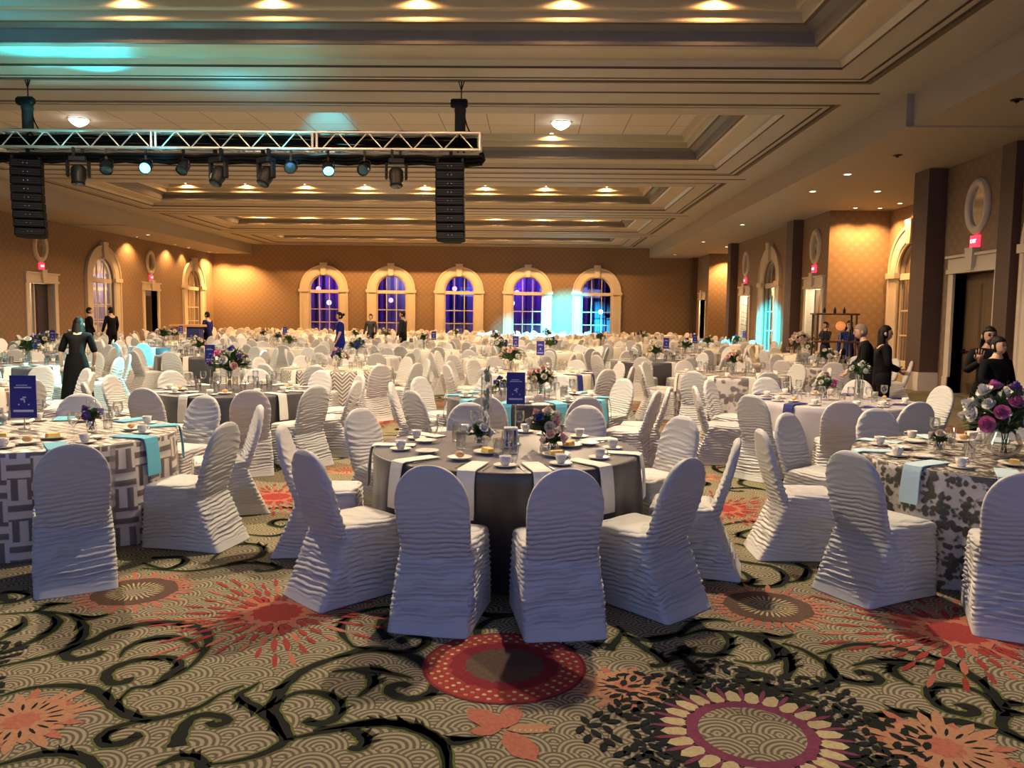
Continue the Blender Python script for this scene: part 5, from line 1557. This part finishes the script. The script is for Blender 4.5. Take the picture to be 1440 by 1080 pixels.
person('waiter in black and white holding a tray by the dark column at right', (8.9, 24.6, 0), 1.9, 1.66, top=(.02, .02, .025), bottom=BLK, arms=dict(L=((.24, .08, 1.16), (.12, .30, 1.20)), R=((-.24, .08, 1.16), (-.12, .30, 1.20))))
r = thing('serving_tray', 'round tray with small plates held by waiter at right', 'tray', (8.55, 24.5, 1.20)); b = MB(); b.lathe([(.001, 0), (.19, 0), (.21, .02), (.20, .022), (.18, .008), (.001, .008)], 24); b.build('dish', M_STEEL, r)
b = MB(); b.ball((-.05, 0, .035), .035, 8, 6); b.ball((.06, .03, .035), .03, 8, 6); b.build('food', M_ROLL, r)
person('person with dark hair in a blue shirt behind the wooden drinks shelf', (8.0, 20.5, 0), 2.9, 1.70, hair='long', top=(.02, .04, .20), bottom=BLK)
person('woman in black dress bending with her back to us, at left', (-7.15, 12.45, 0), .35, 1.66, lean=.42, lowr='skirt', top=BLK, bottom=BLK, hair='long', short_sleeve=True, tone=(.62, .38, .28),
       arms=dict(L=((.25, .10, 1.12), (.20, .30, .98)), R=((-.25, .08, 1.12), (-.24, .20, .92))))
person('left of two men in black standing before the arched left-wall doorway', (-15.75, 28.3, 0), -.9, 1.84, top=BLK, bottom=BLK)
person('right of two men in black standing before the arched left-wall doorway', (-15.0, 28.4, 0), 1.1, 1.86, top=BLK, bottom=BLK)
person('dark-haired person in navy standing at the wooden lectern', (-11.55, 28.45, 0), 1.3, 1.74, top=(.015, .02, .12), bottom=BLK, hair='short')
person('woman in royal blue dress standing among tables left of centre', (-5.8, 24.25, 0), 1.9, 1.77, lowr='skirt', top=(.01, .014, .20), bottom=(.01, .014, .20), hair='bun', short_sleeve=True, tone=(.55, .32, .2))
person('person in black with patterned top, left of the second arched window', (-6.5, 32.4, 0), PI - .2, 1.74, top=(.03, .03, .035), bottom=BLK, hair='bun')
person('tall man in dark suit standing before the second arched window', (-4.55, 28.35, 0), 1.4, 1.86, top=(.015, .017, .03), bottom=BLK)

# ================================================================ OTHER FURNITURE
M_WD = wood('oak_wood', (.42, .22, .08), (.58, .33, .14), 3)
r = thing('lectern', 'orange-brown wooden lectern with navy front at left, a person beside it', 'lectern', (-12.0, 27.85, 0))
b = MB(); b.bevbox(-.55, -.28, 1.22, .55, .28, 1.30, .01); b.build('top', M_WD, r)
b = MB(); b.bevbox(.02, -.20, 0, .46, .20, 1.22, .01); b.build('body', mat('navy_panel', (.012, .018, .12), .6), r)
b = MB(); b.bevbox(-.50, -.16, 0, -.42, .16, 1.22, .01); b.build('side_post', M_WD, r)
r = thing('display_shelf', 'wooden two-tier drinks shelf by the orange-lit alcove', 'shelf', (7.25, 19.5, 0))
for z in (1.20, 1.86, .62):
    b = MB(); b.bevbox(-.52, -.20, z - .02, .52, .20, z + .02, .006); b.build('shelf_board', mat('dark_walnut', (.11, .05, .025), .4), r)
for sx in (-.46, .46):
    for yy in (-.16, .16):
        b = MB(); b.bevbox(sx - .02, yy - .02, 0, sx + .02, yy + .02, 1.84, .004); b.build('post', mat('dark_walnut', (.11, .05, .025), .4), r)
r = thing('glass_globe', 'orange glass globe lamp on the drinks shelf', 'lamp', (7.38, 19.45, 1.22))
b = MB(); b.lathe([(.05, .001), (.05, .02), (.012, .05), (.012, .26)], 14, cap0=True); b.build('base', M_STEEL, r); b = MB(); b.ball((0, 0, .36), .11, 16, 10); b.build('globe', mat('orange_glass', (.75, .25, .08), .3, emit=(1, .35, .1), es=.5), r)
for i, dx in enumerate((-.30, -.20, .34)):
    r = thing('bottle', 'dark bottle on drinks shelf, %s from left' % ORD[i + 1], 'bottle', (7.25 + dx, 19.4, 1.22)); b = MB(); b.lathe([(.001, 0), (.037, 0), (.04, .01), (.04, .18), (.014, .24), (.014, .30), (.001, .30)], 14); b.build('body', mat('dark_bottle', (.01, .02, .015), .1), r)
    b = MB(); b.lathe([(.016, .28), (.016, .315), (.001, .315)], 10); b.build('cap', M_STEEL, r)
for i, dx in enumerate((-.25, .0, .22)):
    r = thing('bottle', 'bottle on top board of drinks shelf, %s from left' % ORD[i + 1], 'bottle', (7.25 + dx, 19.5, 1.88)); b = MB(); b.lathe([(.001, 0), (.03, 0), (.032, .01), (.032, .09), (.012, .12), (.012, .16), (.001, .16)], 12); b.build('body', mat('dark_bottle', (.01, .02, .015), .1), r)
    b = MB(); b.lathe([(.014, .15), (.014, .17), (.001, .17)], 10); b.build('cap', M_STEEL, r)
bouquet((6.38, 19.3, .0), 'cream flower ball on tall stem beside the wooden drinks shelf', 77, .24, 24, ['cream', 'cream', 'blush'], 'tall', 1.12, fs=1.7, name='flower_stand')
r = thing('waste_bin', 'black waste bin with flap lid against the far orange alcove', 'bin', (11.0, 45.2, 0))
b = MB(); b.lathe([(.001, 0), (.20, 0), (.24, .62), (.001, .62)], 20); b.build('body', M_BLACK, r); b = MB(); b.lathe([(.26, .62), (.27, .66), (.25, .74), (.14, .84), (.001, .86)], 20, cap0=True); b.build('lid', M_BLACKM, r)
# ================================================================ LAMPS AND LIGHT
WARM = (1.0, .50, .17); WARM2 = (1.0, .78, .56)
_dl = None
def downlight(x, y, z, label, group, power, spot=110, r=.09, color=WARM, lens=M_LENS, cat='ceiling light', tilt=(0, 0)):
    t = thing('ceiling_downlight', label, cat, (x, y, z), 0, group)
    if 'ring%.2f' % r not in _cc:
        b = MB(); b.lathe([(r * 1.35, -.001), (r * 1.35, -.010), (r * 1.05, -.014), (r, -.004)], 20); _cc['ring%.2f' % r] = b.mesh('trim_ring', M_WHITE)
        b = MB(); b.lathe([(.001, -.003), (r, -.003)], 20); _cc['lens%.2f' % r] = b.mesh('lens', lens)
    part('trim_ring', _cc['ring%.2f' % r], t); part('lens', _cc['lens%.2f' % r], t)
    if power > 0:
        light('downlight_lamp', 'SPOT', (0, 0, -.02), power, color, target=(tilt[0], tilt[1], -1.02), parent=t, size=.03, spot=spot, blend=.6)
    return t
# coffer lamps close to the far inner face of each tray
X0 = .47
for ci, (ks, pw) in enumerate((((), 0), ((-3, -2, -1, 0, 1, 2), 1), ((0,), 1), ((-6, -5, -4, -3, -2, -1, 0, 1), 1), ((-6, -5, -4, -3, -2, -1, 0, 1), 1), ((-6, -5, -4, -3, -2, -1, 0, 1), 1))):
    y1 = COFF[ci][1]
    for k in ks:
        x = X0 + 2.33 * k - (1.16 if ci == 1 and 0 else 0)
        if x < CX0 + 2.3 or x > CX1 - 2.3 + .5: continue
        x = min(x, CX1 - 2.4)
        downlight(x, y1 - 2.21, ZC + .72, 'recessed warm lamp in %s ceiling tray from the front, %s from left' % (ORD[ci], ORD[max(1, k + 8)]), 'lamps of ceiling tray %d' % ci, 230 if ci < 3 else (420 if ci == 3 else 700), spot=165, r=.05)
# two bright flush bowls in the second tray, four wide lamps in the others
def bowl(x, y, label, power=2100):
    t = thing('bowl_light', label, 'ceiling light', (x, y, ZC + .72))
    b = MB(); b.lathe([(.24, -.002), (.26, -.03), (.25, -.04), (.24, -.04)], 28); b.build('rim', M_WHITE, t)
    b = MB(); b.lathe([(.24, -.035), (.20, -.10), (.12, -.16), (.03, -.20), (.001, -.21)], 28); b.build('glass_bowl', M_LENSW, t)
    light('bowl_lamp', 'SPOT', (0, 0, -.24), power, (1.0, .76, .50), target=(0, 0, -2), parent=t, size=.12, spot=164, blend=.4)
bowl(.68, 21.2, 'bright white flush bowl lamp in second ceiling tray, right of the hoist')
bowl(-11.9, 21.2, 'bright white flush bowl lamp in second ceiling tray above left truss')
bowl(-6.0, 30.0, 'white flush bowl lamp in the third ceiling tray, mostly behind truss', 1900)
bowl(-6.0, 9.6, 'white flush bowl lamp in the nearest ceiling tray', 2300)
bowl(1.0, 9.0, 'white flush bowl lamp in the nearest ceiling tray, right side', 2000)
# aisle lamps in the soffits
AL = [(1192, 245), (1293, 245), (1143, 269), (1234, 269), (1044, 316), (949, 358), (989, 340), (1022, 347)]
for i, (px, py) in enumerate(AL):
    x, y = gp(px, py, ZS)
    downlight(x, min(y, 48.5), ZS, 'round recessed lamp in right soffit, %s from the front' % ORD[i + 1], 'right soffit lamps', 150 if i < 4 else 220, spot=100, r=.085)
for i, (px, py) in enumerate(((208, 330), (258, 348), (325, 361))):
    x, y = gp(px, py, ZS)
    downlight(max(min(x, -17.6), -19.5), min(y, 48.5), ZS, 'round recessed lamp in left soffit, %s from the front' % ORD[i + 1], 'left soffit lamps', 320, spot=100, r=.085)
# wall washers close to the alcove walls
for (x, y, pw, lb) in ((10.55, 27.0, 520, 'recessed wall-wash lamp over nearer orange alcove wall, left one'), (11.35, 27.0, 520, 'recessed wall-wash lamp over nearer orange alcove wall, right one'), (11.5, 25.9, 500, 'recessed wall-wash lamp over the alcove arched window'), (11.0, 45.4, 1600, 'recessed wall-wash lamp over the farther orange alcove wall'),
                       (-19.4, 39.4, 450, 'recessed wall-wash lamp between left arch and narrow doorway'), (-19.4, 43.6, 450, 'recessed wall-wash lamp left of the last left-wall arch'), (-19.2, 49.0, 1300, 'recessed wall-wash lamp in the far left corner'), (-17.9, 48.9, 1500, 'recessed wall-wash lamp over far wall at left')):
    downlight(x, y, ZS, lb, None, pw, spot=125, r=.07)
# small sprinkler and vent details in the right soffit
for i, (px, py) in enumerate(((1430, 140), (1262, 218))):
    x, y = gp(px, py, ZS)
    t = thing('ceiling_sensor', 'small dark round fitting on right soffit, %s one' % ('nearer', 'farther')[i], 'sensor', (x, y, ZS)); b = MB(); b.lathe([(.10, -.001), (.10, -.012), (.04, -.02), (.03, -.05), (.001, -.055)], 16); b.build('body', M_BLACKM, t)
    b = MB(); b.lathe([(.012, -.05), (.012, -.07), (.001, -.07)], 8); b.build('tip', M_STEEL, t)

# stage lamps throwing cyan
CY = (.02, .72, .95)
def stage(x, tgt, power, spot, blend=.6, c=CY, y=TY + .32, z=4.30, size=.05):
    return light('stage_beam', 'SPOT', (x, y, z), power, c, target=tgt, spot=spot, blend=blend, size=size)
stage(tx(456), (2.2, 50, 1.0), 800000, 8.5, 1.0)
stage(tx(456) + .1, (-1.5, 45, .9), 90000, 6, .9)
stage(tx(200), (10, 34.2, 1.2), 120000, 7, .7)
stage(tx(200), (-9.9, 20.3, .8), 6000, 16, .8)
stage(tx(330), (-6.0, 17.6, .8), 3500, 9, .5)
stage(tx(330), (-6.8, 13.5, .8), 4800, 58, 1.0, c=(.12, .80, .80))
stage(tx(160), (-7.8, 12.6, 6.6), 260, 110, 1.0, z=5.3, y=TY - .2)
stage(tx(120), (-9.8, 11.4, 6.6), 520, 80, 1.0, z=5.3, y=TY - .2)
stage(tx(455), (-5.6, 22.3, 6.72), 7000, 14, .9, z=5.25, y=TY + .5)
stage(tx(330), (-5.6, 15.6, 6.3), 45, 150, 1.0, z=5.15, y=TY + .1)
for px_ in (90, 250, 400):  # wide teal washes added to tint the ceiling, no fixture of their own
    stage(tx(px_), (tx(px_) - .6, TY - .9, 6.0), 75, 150, 1.0, c=(.10, .75, .68), y=TY - .45, z=4.35)
for px_ in (235, 420):  # added cyan spill on the truss, not tied to a modelled lamp
    stage(tx(px_), (tx(px_) - .5, TY, 4.9), 26, 120, 1.0, y=TY - .40, z=4.40)
light('stage_beam', 'SPOT', (-13.5, 7.5, 4.6), 650, CY, target=(-8.2, 13.1, 6.62), spot=22, blend=1.0, size=.06)
# violet and blue in the lobby beyond the far windows
light('lobby_violet', 'POINT', (-12.6, 54.5, 4.6), 500, (.35, .08, 1.0), size=.3)
light('lobby_blue', 'POINT', (-4.0, 55.0, 4.6), 350, (.15, .12, 1.0), size=.3)
light('lobby_violet_right', 'POINT', (-.6, 54.5, 4.6), 600, (.25, .08, 1.0), size=.3)
light('lobby_white', 'POINT', (-8.6, 55.0, 4.6), 200, (.7, .75, 1.0), size=.3)
# lit corridors behind the open doors
for (x, y, pw) in ((11.2, 28.9, 260), (11.2, 38.1, 400), (11.2, 47.8, 500)):
    light('corridor_lamp', 'POINT', (x, y, 2.9), pw, (1.0, .86, .62), size=.15)
light('foyer_lamp', 'POINT', (-21.6, 43.0, 3.2), 260, (1.0, .75, .65), size=.2)
light('foyer_lamp', 'POINT', (-21.6, 37.4, 3.6), 240, (1.0, .78, .6), size=.2)
light('foyer_lamp', 'POINT', (-21.6, 32.6, 3.2), 60, (.8, .85, 1), size=.2)
# bluish fill lamps added behind the camera; the back wall has no windows
light('window_daylight', 'AREA', (-5.5, YB + .3, 5.0), 260, (.26, .44, 1.0), target=(-4.5, 4, .4), sx=8, sy=1.4)
light('window_daylight', 'AREA', (5.0, YB + .3, 5.0), 235, (.40, .46, 1.0), target=(4.0, 4, .4), sx=8, sy=1.4)
w = bpy.data.worlds.new('world'); S.world = w; w.use_nodes = True
w.node_tree.nodes['Background'].inputs[0].default_value = (.25, .28, .36, 1); w.node_tree.nodes['Background'].inputs[1].default_value = .03
S.cycles.max_bounces = 6; S.cycles.diffuse_bounces = 3; S.cycles.glossy_bounces = 3; S.cycles.transparent_max_bounces = 16; S.cycles.transmission_bounces = 4
S.cycles.sample_clamp_indirect = 4.0
S.cycles.use_denoising = True
S.cycles.caustics_reflective = False; S.cycles.caustics_refractive = False
S.view_settings.exposure = 0.22
bpy.context.view_layer.update()
